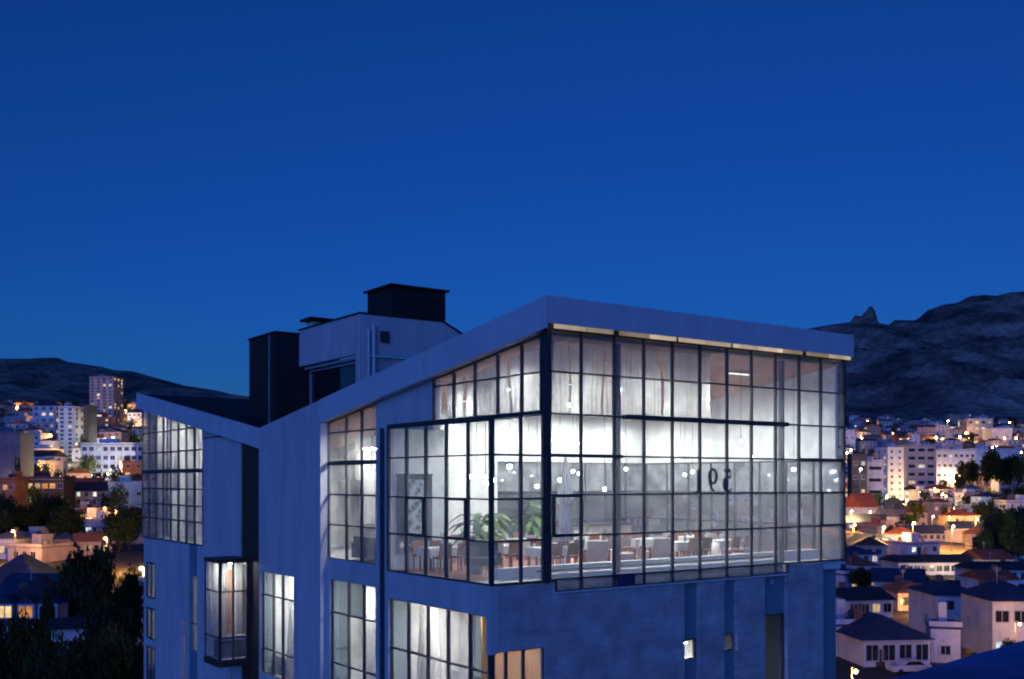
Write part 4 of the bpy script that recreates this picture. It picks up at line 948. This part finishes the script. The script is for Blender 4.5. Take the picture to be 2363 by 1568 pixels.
B('house','wide house with blue-grey roof behind the dormer house, lower left','house',-60,86,1285,1350,'white','hip','blue-grey',1,5,(),Y=142,d=10,rfrac=.5)
B('house','long low house with pale roof edge behind the dark trees, lower left','house',-20,140,1330,1376,'grey','gable','blue-grey',1,5,{},Y=124,d=8,rfrac=.4)
# ---- right side, far to near
B('hall_building','big pale stepped building on the crest of the right hillside town','building',2234,2290,968,1030,'cream','flat','white',3,4,(.45,'white','cool','warm'),Y=905,d=22,side=2,win=(2.6,2.2))
B('storage_hall','plain lilac rounded block right of the pale stepped building on the crest','building',2288,2336,990,1030,'pale blue','flat','white',1,2,(),Y=880,d=18,win=(1.5,1.5))
B('house','lone white block by the hotel roof corner on the right slope','building',1948,1974,994,1030,'white','flat','grey',2,2,(.3,'white'),Y=800,d=10)
B('apartment_block','block with dark balcony openings and a tall fin, centre of the right town','building',2092,2160,1030,1114,'grey','flat','grey',6,3,{(0,1):'warm',(3,1):'white',(1,0):'warm'},Y=560,d=14,rz=.08,win=(5.0,1.7),bars=False)
B('stair_fin','tall narrow pale fin rising behind the balcony block','tower',2104,2122,1006,1060,'pale blue','flat','white',5,1,(),Y=585,d=5,win=(.8,1.2))
B('apartment_block','pale blue block with many small square windows right of the balcony block','building',2162,2250,1040,1098,'pale blue','flat','blue-grey',4,7,{(3,2):'cool',(1,6):'white',(2,0):'white'},Y=590,d=14,rz=-.06,win=(1.5,1.5))
B('school_block','very long low pale blue building on the upper right','building',2246,2356,1038,1060,'pale blue','flat','blue-grey',1,9,(.12,'white'),Y=640,d=10,rz=.0,win=(1.8,1.8))
B('apartment_tower','slim blue-white tower with two columns of small dark windows, right town','tower',2046,2088,1036,1162,'pale blue','flat','white',9,2,{(6,1):'warm'},Y=500,d=9,rz=.25,win=(1.2,1.2),side=2)
B('apartment_block','low block with horizontal dark window bands left of the slim blue tower','building',1999,2040,1066,1142,'pale blue','flat','grey',4,1,{},Y=470,d=9,rz=.05,win=(6.4,1.5),bars=False)
B('apartment_block','dark narrow block with two white lights next to the glass hotel','building',1966,2000,1052,1140,'dark','flat','dark',4,2,{(3,1):'white',(1,1):'warm',(2,0):'dark'},Y=455,d=8,win=(1.4,1.6))
B('house','pale house with a steep red roof, left in the lit quarter','house',1976,2036,1138,1188,'pale blue','gable','red',1,3,{(0,2):'white'},Y=385,d=8,rz=.5,rfrac=.45)
B('house','small white gabled house below the slim blue tower','house',2056,2090,1150,1180,'white','front','dark',1,1,{},Y=405,d=8,rz=0,rfrac=.5,win=(1.4,1.3))
B('house','pink chalet with a pointed gable edged in white, lit quarter','house',2104,2140,1160,1206,'pink','front','brown',2,2,{(0,0):'warm',(1,0):'orange'},Y=370,d=8,rz=.05,rfrac=.4)
B('house','long white low house in the lit quarter','house',2036,2106,1176,1204,'white','gable','grey',1,6,(.3,'warm'),Y=372,d=8,rz=0,rfrac=.4)
B('house','orange-roofed house right of the pink chalet','house',2154,2196,1150,1206,'pink','hip','orange',2,3,(.4,'warm','orange'),Y=378,d=9)
B('house','tan house lit by the street lamps right of the orange-roofed house','house',2196,2262,1176,1226,'tan','hip','red',2,3,(.4,'warm','orange'),Y=345,d=9)
B('house','blue-white two-storey house cut by the right edge, upper one','house',2322,2400,1160,1204,'pale blue','flat','grey',1,4,{},Y=360,d=9,rz=0,win=(1.6,1.2))
B('house','lilac house in front of the dark trees on the right','house',2262,2310,1136,1180,'pale blue','hip','blue-grey',2,3,(.3,'warm'),Y=400,d=8)
B('market_hall','long dark blue roofed shed along the lit street','building',2070,2186,1214,1244,'grey','gable','blue-grey',1,8,{},Y=318,d=10,rz=-.03,rfrac=.5)
B('house','low dark roofed house next to the hotel corner below the lit street','house',1944,2080,1240,1272,'grey','hip','blue-grey',1,5,{},Y=275,d=10,rz=0,rfrac=.6)
B('house','low blue-roofed house with pale end wall left of the long white house','house',1946,2030,1268,1302,'pale blue','hip','blue-grey',1,4,{(0,3):'white'},Y=238,d=9,rz=.1,rfrac=.5)
B('school_block','long blue-white single-storey building right of centre below the trees','building',2072,2246,1284,1322,'white','gable','dark',1,10,{(0,9):'warm'},Y=214,d=9,rz=.06,rfrac=.34,win=(1.2,1.1))
B('house','blue-white low house running out of the right edge','house',2254,2400,1300,1340,'pale blue','gable','dark',1,6,{},Y=196,d=9,rz=.05,rfrac=.34)
B('house','cream house with glowing orange tiled roof and two dark windows','house',2072,2160,1346,1400,'cream','hip','orange',1,2,{},Y=156,d=8,rz=0,rfrac=.36,win=(2.0,1.2))
B('house','white house with dark gabled roof next to the hotel corner','house',1952,2066,1362,1418,'white','gable','dark',1,4,{(0,2):'warm'},Y=148,d=8,rz=.22,rfrac=.36,win=(1.2,1.2))
B('house','two-storey blue-white house with dark blue roof, right foreground','house',2160,2268,1350,1446,'white','hip','blue-grey',2,2,{},Y=130,d=9,rz=0,rfrac=.2,win=(1.5,1.1))
tw = B('house','pale two-storey house with one lit window at the right edge','house',2292,2420,1352,1476,'white','hip','blue-grey',2,3,{(0,0):'cool'},Y=112,d=9,rz=-.05,rfrac=.2,win=(1.5,1.2))
B('house_chimney','square brown brick chimney stack between the two right foreground houses','chimney',2272,2288,1356,1450,'brick','flat','brown',0,0,{},Y=121,d=1.2,rz=0)
hm = B('bungalow','wide pale bungalow with dark hipped roof and large bay windows, right foreground','house',1990,2150,1430,1524,'white','hip','blue-grey',1,4,{(0,0):'dark'},Y=108,d=10,rz=.1,rfrac=.40,win=(1.9,1.6))
B('bungalow','pale wing with long flat blue roof beside the bungalow and hotel corner','house',1930,2004,1446,1512,'white','flat','blue-grey',1,3,{},Y=114,d=8,rz=.05,win=(1.5,1.3))
B('garage','pale garage block right of the bungalow by the street lamp','garage',2150,2214,1452,1518,'white','flat','blue-grey',1,1,{},Y=110,d=6,rz=-.3,win=(.9,.9))

# ---- fill: the crowded hillside
def zone(x, y):
    s = 'left' if x < 700 else 'right'
    a = ('high' if y < 985 else 'middle' if y < 1080 else 'low') if s == 'left' else ('high' if y < 1030 else 'middle' if y < 1105 else 'low')
    b = {'left': 'at picture edge' if x < 90 else 'mid-way' if x < 210 else 'near hotel', 'right': 'near hotel' if x < 2085 else 'mid-way' if x < 2230 else 'at picture edge'}[s]
    return f'{a} {s} slope {b}'
USED = {}
def by_mark(X, Y, head):
    """a label by the nearest landmark and the side of it the thing stands on"""
    for mx, my, nm in sorted(MARKS, key=lambda q: (q[0]-X)**2+((q[1]-Y)*.6)**2)[:40]:
        dx, dy = X-mx, Y-my
        rel = 'behind' if dy > abs(dx)*1.2 else 'in front of' if -dy > abs(dx)*1.2 else ('right of' if dx > 0 else 'left of')
        lab = f'{head} {rel} the {nm}'
        if lab not in USED: USED[lab] = 1; return lab
    return lab
def fill(n, xr, yr, seed, wmul=1.0, gmin=1.0):
    rr = random.Random(seed); done = 0; tries = 0
    while done < n and tries < n*12:
        tries += 1
        x = rr.uniform(*xr); y = rr.uniform(*yr); X, Y, z = ground_at(x, y)
        if Y > 1400: continue
        w = rr.uniform(7,14)*wmul; d = rr.uniform(7,11)
        if any((X-a)**2+(Y+d/2-b)**2 < ((max(w,d)*.55+c)*gmin)**2 for a, b, c in PLACED): continue
        wc = rr.choice(['white','white','cream','pink','pale blue','grey','tan','brick']); rk = rr.choice(['hip','gable','flat','front','flat']); rc = rr.choice(['red','red','dark','grey','blue-grey','orange','brown'])
        fl = rr.choice([1,2,2,2,3]) if y < 1180 else 1; cols = max(2, int(w/3.2)); nl = rr.choice([0,0,1,1,2,3]); lit = {}
        for k in range(nl): lit[(rr.randrange(fl), rr.randrange(cols))] = rr.choice(['warm','warm','white','orange','cool'])
        nm = {0:'no lit window',1:'one lit window',2:'two lit windows',3:'three lit windows'}[len(lit)]
        st = {1:'low',2:'two-storey',3:'three-storey'}[fl]; rw = {'hip':'hipped','gable':'pitched','front':'gable-fronted','flat':'flat'}[rk]
        lab = f'{st} {wc} house, {rw} {rc} roof, {nm}, {zone(x,y)}'
        if lab in USED: lab = by_mark(X, Y, f'{st} {wc} house, {rw} {rc} roof,')
        USED[lab] = 1; lab = ' '.join(lab.split()[:16])
        t = building('house', lab, 'house', (X,Y,z), rr.uniform(-.6,.6), w, d, fl*2.9, wc, rk, rc, fl, cols, lit, group='houses crowding the '+('left' if x < 700 else 'right')+' hillside', rh=min(w,d)*.26, win=(1.3,1.2))
        PLACED.append((X, Y+d/2, max(w,d)*.55)); done += 1
for x_, y_, r_ in ((2066,1140,26),(2062,1168,22),(152,1050,22),(158,1085,18),(235,990,24),(100,1000,18)):
    gx, gy, _ = ground_at(x_, y_); PLACED.append((gx, gy, r_))
fill(70, (1955,2360), (972,1040), 11, 1.2, .8)
fill(60, (1955,2360), (1040,1140), 12, 1.0, .8)
fill(26, (1955,2360), (1140,1260), 13, 1, .85)
fill(46, (0,330), (938,1000), 21, 1.05, .8)
fill(36, (0,330), (1000,1110), 22, 1.0, .8)
fill(12, (0,330), (1110,1200), 23)
fill(14, (30,300), (1196,1300), 24, .8, .8)
fill(10, (1955,2330), (1240,1420), 14, .8, .85)
fill(16, (1450,1900), (1120,1250), 31)

# ---- streets
M_ROAD = mat('asphalt', (.055,.053,.05), .8, .25, .6, .2, 8)
def street(pts, w, name='street'):
    P = [Vector((*ground_at(x, y)[:2],)) for x, y in pts]; L = []
    for a, b in zip(P, P[1:]):
        n_ = max(2, int((b-a).length/6)); L += [a.lerp(b, i/n_) for i in range(n_)]
    L.append(P[-1]); v = []; f = []
    for i, p in enumerate(L):
        t = (L[min(i+1,len(L)-1)]-L[max(i-1,0)]).normalized(); nr = Vector((-t.y,t.x))
        for s_ in (-1,-.33,.33,1):
            q = p+nr*s_*w/2; v.append((q.x,q.y,T(q.x,q.y)+.35))
    for i in range(len(L)-1):
        for k in range(3): b = i*4+k; f.append((b,b+1,b+5,b+4))
    me = bpy.data.meshes.new(name); me.from_pydata(v, [], f); me.materials.append(M_ROAD); struct(put(name, me))
street([(225,1236),(262,1262),(300,1292),(334,1330)], 7)
street([(0,1180),(30,1210),(10,1250)], 8)
street([(60,1066),(100,1084),(150,1106)], 6)
street([(1940,1222),(2020,1226),(2100,1222),(2180,1226),(2270,1212)], 9)
street([(1940,1240),(1946,1400),(1960,1540),(1990,1600)], 8)
street([(2120,1540),(2190,1518),(2250,1490),(2330,1480)], 7)
street([(2084,1140),(2120,1152),(2160,1128),(2200,1114)], 6)
street([(2254,1196),(2300,1172),(2363,1150)], 6)

# ---- street lamps
M_POLE = mat('lamp_pole', (.10,.10,.10), .5, .2, 3, metal=.5)
M_LAMPW = emis('sodium_lamp', (1.0,.62,.22), 60.0); M_LAMPC = emis('white_lamp', (1,.95,.85), 50.0)
LG = {}
def lamp(label, x, y, Y=None, hgt=7.0, power=2600, col=(1.0,.46,.12), m=None, r=.22, group='street lamps'):
    """x, y: where the lamp head shows"""
    if Y is None:
        # find the ground point whose lamp head projects to y
        Y = 60.0
        while Y < 1500:
            X = (x-CX)/FPX*Y
            if HC-(y-HY)/FPX*Y <= T(X,Y)+hgt: break
            Y += 1.5
    X = (x-CX)/FPX*Y; g = T(X,Y); hgt = HC-(y-HY)/FPX*Y-g
    t = thing('street_lamp', label, 'street lamp', (X,Y+.9,g), 0, group)
    MB().tube([(0,0,-.5),(0,0,hgt*.6),(0,0,hgt+.1)], [.10,.08,.05], 7).build('pole', M_POLE, t)
    MB().tube([(0,0,hgt+.1),(0,-.5,hgt+.22),(0,-.9,hgt+.2)], .04, 6).build('arm', M_POLE, t)
    MB()._lathe([(.13,hgt+.12),(.10,hgt+.2),(.03,hgt+.26)], (0,-1.0,0), 8, 0).build('lamp_head', M_POLE, t)
    s = r*(max(1, Y/260)); MB()._lathe([(s*sin(a*pi/6)+.001, -s*cos(a*pi/6)) for a in range(7)], (0,0,0), 8, 0).build('bulb', m or M_LAMPW, t, (0,-1.0,hgt+.1-s), smooth=True)
    ld = bpy.data.lights.new('lamp_glow', 'POINT'); ld.energy = power; ld.color = col; ld.shadow_soft_size = .3
    lo = bpy.data.objects.new('lamp_glow', ld); COL.objects.link(lo); lo.parent = t; lo.location = (0,-1.0,hgt-.3-2*s)
    return t
LAMPS = [(1965,1179,'beside the red-roofed house near the hotel'),(1972,1211,'at the hotel end of the lit street'),(2093,1153,'at the foot of the slim blue tower'),(2123,1135,'right of the slim blue tower'),(2153,1110,'below the balcony block'),
 (2109,1206,'in front of the pink chalet'),(2275,1151,'before the lilac house'),(2254,1197,'by the tan lit house'),(2206,1103,'under the block with small square windows'),(2215,1007,'on the crest below the stepped building'),(2025,1127,'left of the slim blue tower'),
 (2040,1216,'mid-way along the lit street'),(2200,1214,'at the far end of the lit street'),(2300,1030,'below the lilac rounded block'),(2345,1010,'high on the crest at the right edge'),(2160,1008,'among the red roofs on the crest'),(2060,1000,'on the upper slope near the crest'),
 (10,1172,'at the far left edge by the red brick house'),(134,1161,'over the brown block'),(242,1241,'at the bend of the left lane'),(326,1310,'at the hotel end of the left lane'),(90,1082,'on the lit left lane'),(30,1225,'over the left side street'),(140,1100,'at the lower end of the lit lane'),(228,940,'at the foot of the pinkish tower'),(40,940,'on the upper left slope at the edge'),(290,945,'on the upper left slope near the hotel')]
for x, y, wh in LAMPS: lamp(f'glowing orange street lamp {wh}', x, y, hgt=7, power=(4500 if x < 60 else 6000 if x < 150 else 20000) if y > 1060 else 14000)
lamp('bright orange street lamp among the trees by the right foreground bungalow', 2246, 1456, 118, power=3200, r=.2)
lamp('bright orange street lamp at the bottom edge beside the hotel corner', 1974, 1548, 84, power=3500, r=.16)
lamp('orange lamp in the yard of the orange-roofed cream house at right', 2148, 1402, 150, power=3600, r=.12)
lamp('orange lamp at the right edge beside the pale two-storey house', 2352, 1440, 106, power=1300, r=.12)
lamp('warm white lamp on the long blue-white building at right', 2240, 1308, 206, power=4000, col=(1,.7,.45), r=.22)
for x, y, wh in ((2215,1085,'under the pale blue block'),(1986,1082,'upper one on the dark narrow block'),(1990,1010,'alone on the dark slope above the town')):
    lamp(f'small white lamp {wh} on the right', x, y, None if y < 1080 else 440 if x < 2000 else None, hgt=8, power=3500, col=(1,.95,.9), m=M_LAMPC, r=.2)

for x, y, Y, wh in ((100,985,572,'white five-storey block'),(150,1075,452,'grey-white apartment tower'),(234,968,668,'slender pinkish tower'),(255,1085,378,'long white four-storey block')):  # lamps added to lighten the walls of the left towers and blocks
    lamp(f'added white fill lamp at the foot of the {wh} on the left', x, y, Y, hgt=7, power=15000, col=(1,.88,.80), m=M_LAMPC, r=.12)
rl = random.Random(5)
def many_lamps(n, xr, yr, pw):
    c = 0
    while c < n:
        x, y = rl.uniform(*xr), rl.uniform(*yr); X, Y, z = ground_at(x, y); c += 1
        white = rl.random() < .3
        lamp(by_mark(X, Y, 'small white lamp' if white else 'small orange street lamp'), x, y-7/Y*FPX*.9, Y, hgt=7, power=pw*rl.uniform(.4,1.3), col=(1,.9,.75) if white else (1,.45,.12), m=M_LAMPC if white else None, r=rl.uniform(.12,.2), group='small lamps scattered over the slopes')
many_lamps(34, (1950,2362), (985,1130), 7000); many_lamps(16, (1950,2300), (1130,1240), 7000); many_lamps(20, (60,330), (950,1100), 9000); many_lamps(8, (150,330), (1100,1240), 6000); many_lamps(3, (0,60), (1150,1230), 2500)
# ---- trees
M_BARK = mat('bark', (.05,.035,.025), .9, .4, 3); M_FOL = mat('foliage', (.035,.055,.022), .8, .5, .6, rnd=.4)
M_FOL.node_tree.nodes['Principled BSDF'].inputs['Specular IOR Level'].default_value = .05
def crown_mesh(seed, n, lobes, leaf, rx=1.0, rz=1.0, z0=.35):
    rr = random.Random(seed); L = []
    for k in range(lobes):
        a = rr.random()*6.28; q = rr.random()**.5*.62; L.append((q*cos(a)*rx, q*sin(a)*rx, z0+.12+rr.random()*.55*rz, rr.uniform(.22,.42)))
    v = []; f = []
    for i in range(n):
        cx_, cy_, cz_, r_ = L[rr.randrange(lobes)]
        d = Vector((rr.gauss(0,1),rr.gauss(0,1),rr.gauss(0,1))).normalized(); q = r_*(rr.random()**.35)*rr.uniform(.85,1.12)
        c = Vector((cx_,cy_,cz_)) + Vector((d.x*q*rx, d.y*q*rx, d.z*q*rz*.8)); s = leaf*rr.uniform(.5,1.4)
        e1 = Vector((rr.gauss(0,1),rr.gauss(0,1),rr.gauss(0,.6))).normalized(); e2 = e1.cross(Vector((rr.gauss(0,1),rr.gauss(0,1),rr.gauss(0,1)))).normalized()
        b = len(v); v += [tuple(c-e1*s-e2*s*.3), tuple(c+e2*s*.7), tuple(c+e1*s), tuple(c-e2*s*.6)]; f.append((b,b+1,b+2,b+3))
    me = bpy.data.meshes.new('crown'); me.from_pydata(v, [], f); me.materials.append(M_FOL); me.update(); return me
def trunk_mesh(seed):
    rr = random.Random(seed); mb = MB(); mb.tube([(0,0,-.08),(.01,0,.2),(.0,.02,.55)], [.035,.026,.014], 7)
    for k in range(5):
        a = rr.random()*6.28; h = rr.uniform(.22,.45); mb.tube([(0,0,h),(.14*cos(a),.14*sin(a),h+.13),(.28*cos(a),.28*sin(a),h+.28)], [.014,.009,.004], 5)
    return mb.mesh('trunk', M_BARK)
CR_BIG = [crown_mesh(s, 6500, 22, .045) for s in (1,2,3)]; CR_SM = [crown_mesh(s, 1100, 12, .055) for s in (4,5,6)]
CR_CYP = crown_mesh(9, 1500, 26, .05, .28, 1.5, .06)
TRK = [trunk_mesh(s) for s in (1,2)]
def tree(label, X, Y, h, wd, kind, group, k=0, name='tree'):
    g = T(X,Y); t = thing(name, label, 'tree', (X,Y,g), (k*1.7) % 6.28, group)
    c = put('crown', (CR_CYP if kind == 'cyp' else CR_BIG[k % 3] if kind == 'big' else CR_SM[k % 3]), t); c.scale = (wd,wd,h)
    tk = put('trunk', TRK[k % 2], t); tk.scale = (wd*.9,wd*.9,h)
    return t
def toptree(label, x, yt, Y, hw, group, k, yb=None):
    """x, half-width and top as they show; Y the distance"""
    if yb: _, Y, _ = ground_at(x, yb)
    X = (x-CX)/FPX*Y; h = (HC-(yt-HY)/FPX*Y-T(X,Y))/1.08
    tree(label, X, Y, h, hw/FPX*Y/.92, 'big', group, k)
BIGT = [(200,1290,104,72,'tallest, filling the lower left beside the lane'),(290,1345,100,46,'between the lit lane and the hotel'),(245,1420,84,70,'in the middle of the lower left'),(35,1452,76,75,'low in front of the dormer house'),
        (110,1500,70,60,'at the bottom edge under the blue gabled wall'),(195,1505,68,60,'at the bottom edge right of the blue gabled wall'),(280,1480,72,62,'at the bottom edge left of the hotel'),(112,1385,96,26,'slim, between dormers and blue gabled wall')]
for k, (x, y, Y, hw, wh) in enumerate(BIGT): toptree(f'large dark leafy tree {wh}', x, y, Y, hw, 'dark trees in the lower left', k)
RT = [(2330,1060,None,38,'at the right edge below the long pale building',1140),(2285,1050,None,40,'broad one under the long pale building',1142),(2238,1072,None,28,'left one under the pale blue block',1140),(2215,1100,None,18,'small one left of the lilac house',1150),
      (2300,1185,230,34,'left one of the black clump at right',None),(2340,1190,222,36,'middle one of the black clump at right',None),(2372,1180,240,30,'right one of the black clump at the picture edge',None),(2270,1235,225,26,'low one left of the black clump',None),
      (2262,1428,124,18,'round one behind the bright street lamp',None),(2284,1450,116,16,'low one right of the bright street lamp',None),(2050,1318,190,34,'between the long white building and the orange roof',None),(1990,1318,180,36,'next to the hotel behind the gabled white house',None),(2122,1330,178,26,'above the orange tiled roof',None),(2335,1486,104,26,'low one before the pale house at the edge',None)]
for k, (x, y, Y, hw, wh, yb) in enumerate(RT): toptree(f'dark leafy tree, {wh}', x, y, Y, hw, 'dark trees on the right', k, yb)
tree('tall dark cypress beside the blue-grey slab building at left', (43-CX)/FPX*300, 300, 15, 4.2, 'cyp', None, 1, 'cypress_tree')
rr = random.Random(77)
def small_trees(n, xr, yr, side):
    c = 0; tr = 0
    while c < n and tr < n*15:
        tr += 1
        x, y = rr.uniform(*xr), rr.uniform(*yr); X, Y, z = ground_at(x, y)
        if Y > 1300 or any((X-a)**2+(Y-b)**2 < (q*1.05)**2 for a, b, q in PLACED): continue
        h_, w_ = rr.uniform(5,10), rr.uniform(2.8,5.2); tree(by_mark(X, Y, ('tall ' if h_ > 8 else 'low ' if h_ < 6.3 else '')+('narrow ' if w_ < 3.7 else 'spreading ' if w_ > 4.6 else 'bushy ')+'dark tree'), X, Y, h_, w_, 'sm', f'small trees of the {side} hillside', c); c += 1
small_trees(46, (1950,2362), (975,1235), 'right'); small_trees(36, (0,332), (945,1200), 'left'); small_trees(16, (0,332), (1195,1300), 'left'); small_trees(14, (1500,1900), (1130,1240), 'right')
# lit speckled tree in front of the left lane
for k, (x, y, h, wd) in enumerate(((60,1262,8,5),(110,1258,9,5.5),(150,1268,8,5))):
    X, Y, z = ground_at(x, y); tree(f'leafy tree speckled by orange lamp light, {("left","middle","right")[k]} of three in front of the brown block', X, Y, h, wd, 'big', 'lamp-lit trees at left', k)

# ---- cars and walls of the right foreground
M_CARW = mat('car_white', (.7,.7,.7), .25, .03, 2, spec=.6); M_TYRE = mat('tyre', (.02,.02,.02), .8, .2, 4); M_CGL = mat('car_glass', (.02,.025,.03), .08, .1, 2, spec=.7)
def car(label, x, y, Y, rz):
    X = (x-CX)/FPX*Y; t = thing('parked_car', label, 'car', (X,Y,T(X,Y)), rz, 'parked white cars')
    prof = [(-2.1,.35),(-2.12,.75),(-1.9,.9),(-1.1,.98),(-.55,1.42),(.75,1.45),(1.5,.98),(2.05,.92),(2.12,.4)]
    MB().prism([(p[0],-.82,p[1]) for p in prof], (0,1.64,0)).build('body', M_CARW, t)
    MB().prism([(-.98,-.83,.98),(-.52,-.83,1.36),(.70,-.83,1.38),(1.32,-.83,.98)], (0,1.66,0)).build('side_windows', M_CGL, t)
    for a in (-1.35,1.35):
        for b in (-.72,.72): MB()._lathe([(.31,-.1),(.31,.1)], (0,0,0), 14, 0).build('wheel', M_TYRE, t, (a,b,.31)).rotation_euler = (pi/2,0,0)
    for b in (-.6,.6): MB().box(-2.15,-2.11,b-.18,b+.18,.6,.76).build('headlight', M_LEDGE, t)
car('white car parked before the pale flat-roofed wing next to the hotel corner', 2020, 1512, 112, .2); car('white car parked below the bungalow bay windows', 2098, 1524, 106, .15)
def wall_run(label, pts, h, c, th=.25):
    P = [Vector(((x-CX)/FPX*Y, Y)) for x, Y in pts]; mb = MB()
    for a, b in zip(P, P[1:]):
        t = (b-a).normalized(); n_ = Vector((-t.y,t.x))*th/2
        za, zb_ = T(a.x,a.y), T(b.x,b.y)
        mb.hexa([(*(a-n_),za-.4),(*(b-n_),zb_-.4),(*(b+n_),zb_-.4),(*(a+n_),za-.4),(*(a-n_),za+h),(*(b-n_),zb_+h),(*(b+n_),zb_+h),(*(a+n_),za+h)])
    return tag(mb.build('garden_wall', WM_[c]), label, 'wall')
wall_run('low cream garden wall lit orange below the bungalow and garage', [(2112,102),(2190,103),(2246,108)], 1.3, 'cream')
wall_run('long cream street wall glowing under the lamps in the lit quarter', [(1942,306),(2010,310),(2070,312)], 2.2, 'cream')
wall_run('curved cream retaining wall glowing below the tan house', [(2180,318),(2225,312),(2268,322)], 3.4, 'cream')
# near ledge of the roof the picture is taken from
M_NEAR = mat('smooth_ledge', (.05,.17,.38), .75, .35, 1.6, .1, 6, spec=.1)
nl = [(2.0,5.62),(3.51,7.08),(5.2,8.7),(6.5,4.5),(3.0,3.6)]
nb = thing('near_building', 'smooth blue roof ledge close to the viewer in the bottom right corner', 'building')
MB().prism([(x,y,18.6) for x, y in nl], (0,0,.3)).build('roof_ledge', M_NEAR, nb)
cxn, cyn = sum(p[0] for p in nl)/5, sum(p[1] for p in nl)/5
MB().prism([(cxn+(x-cxn)*.88, cyn+(y-cyn)*.88, -.5) for x, y in nl], (0,0,19.1)).build('wall', WM_['grey'], nb)
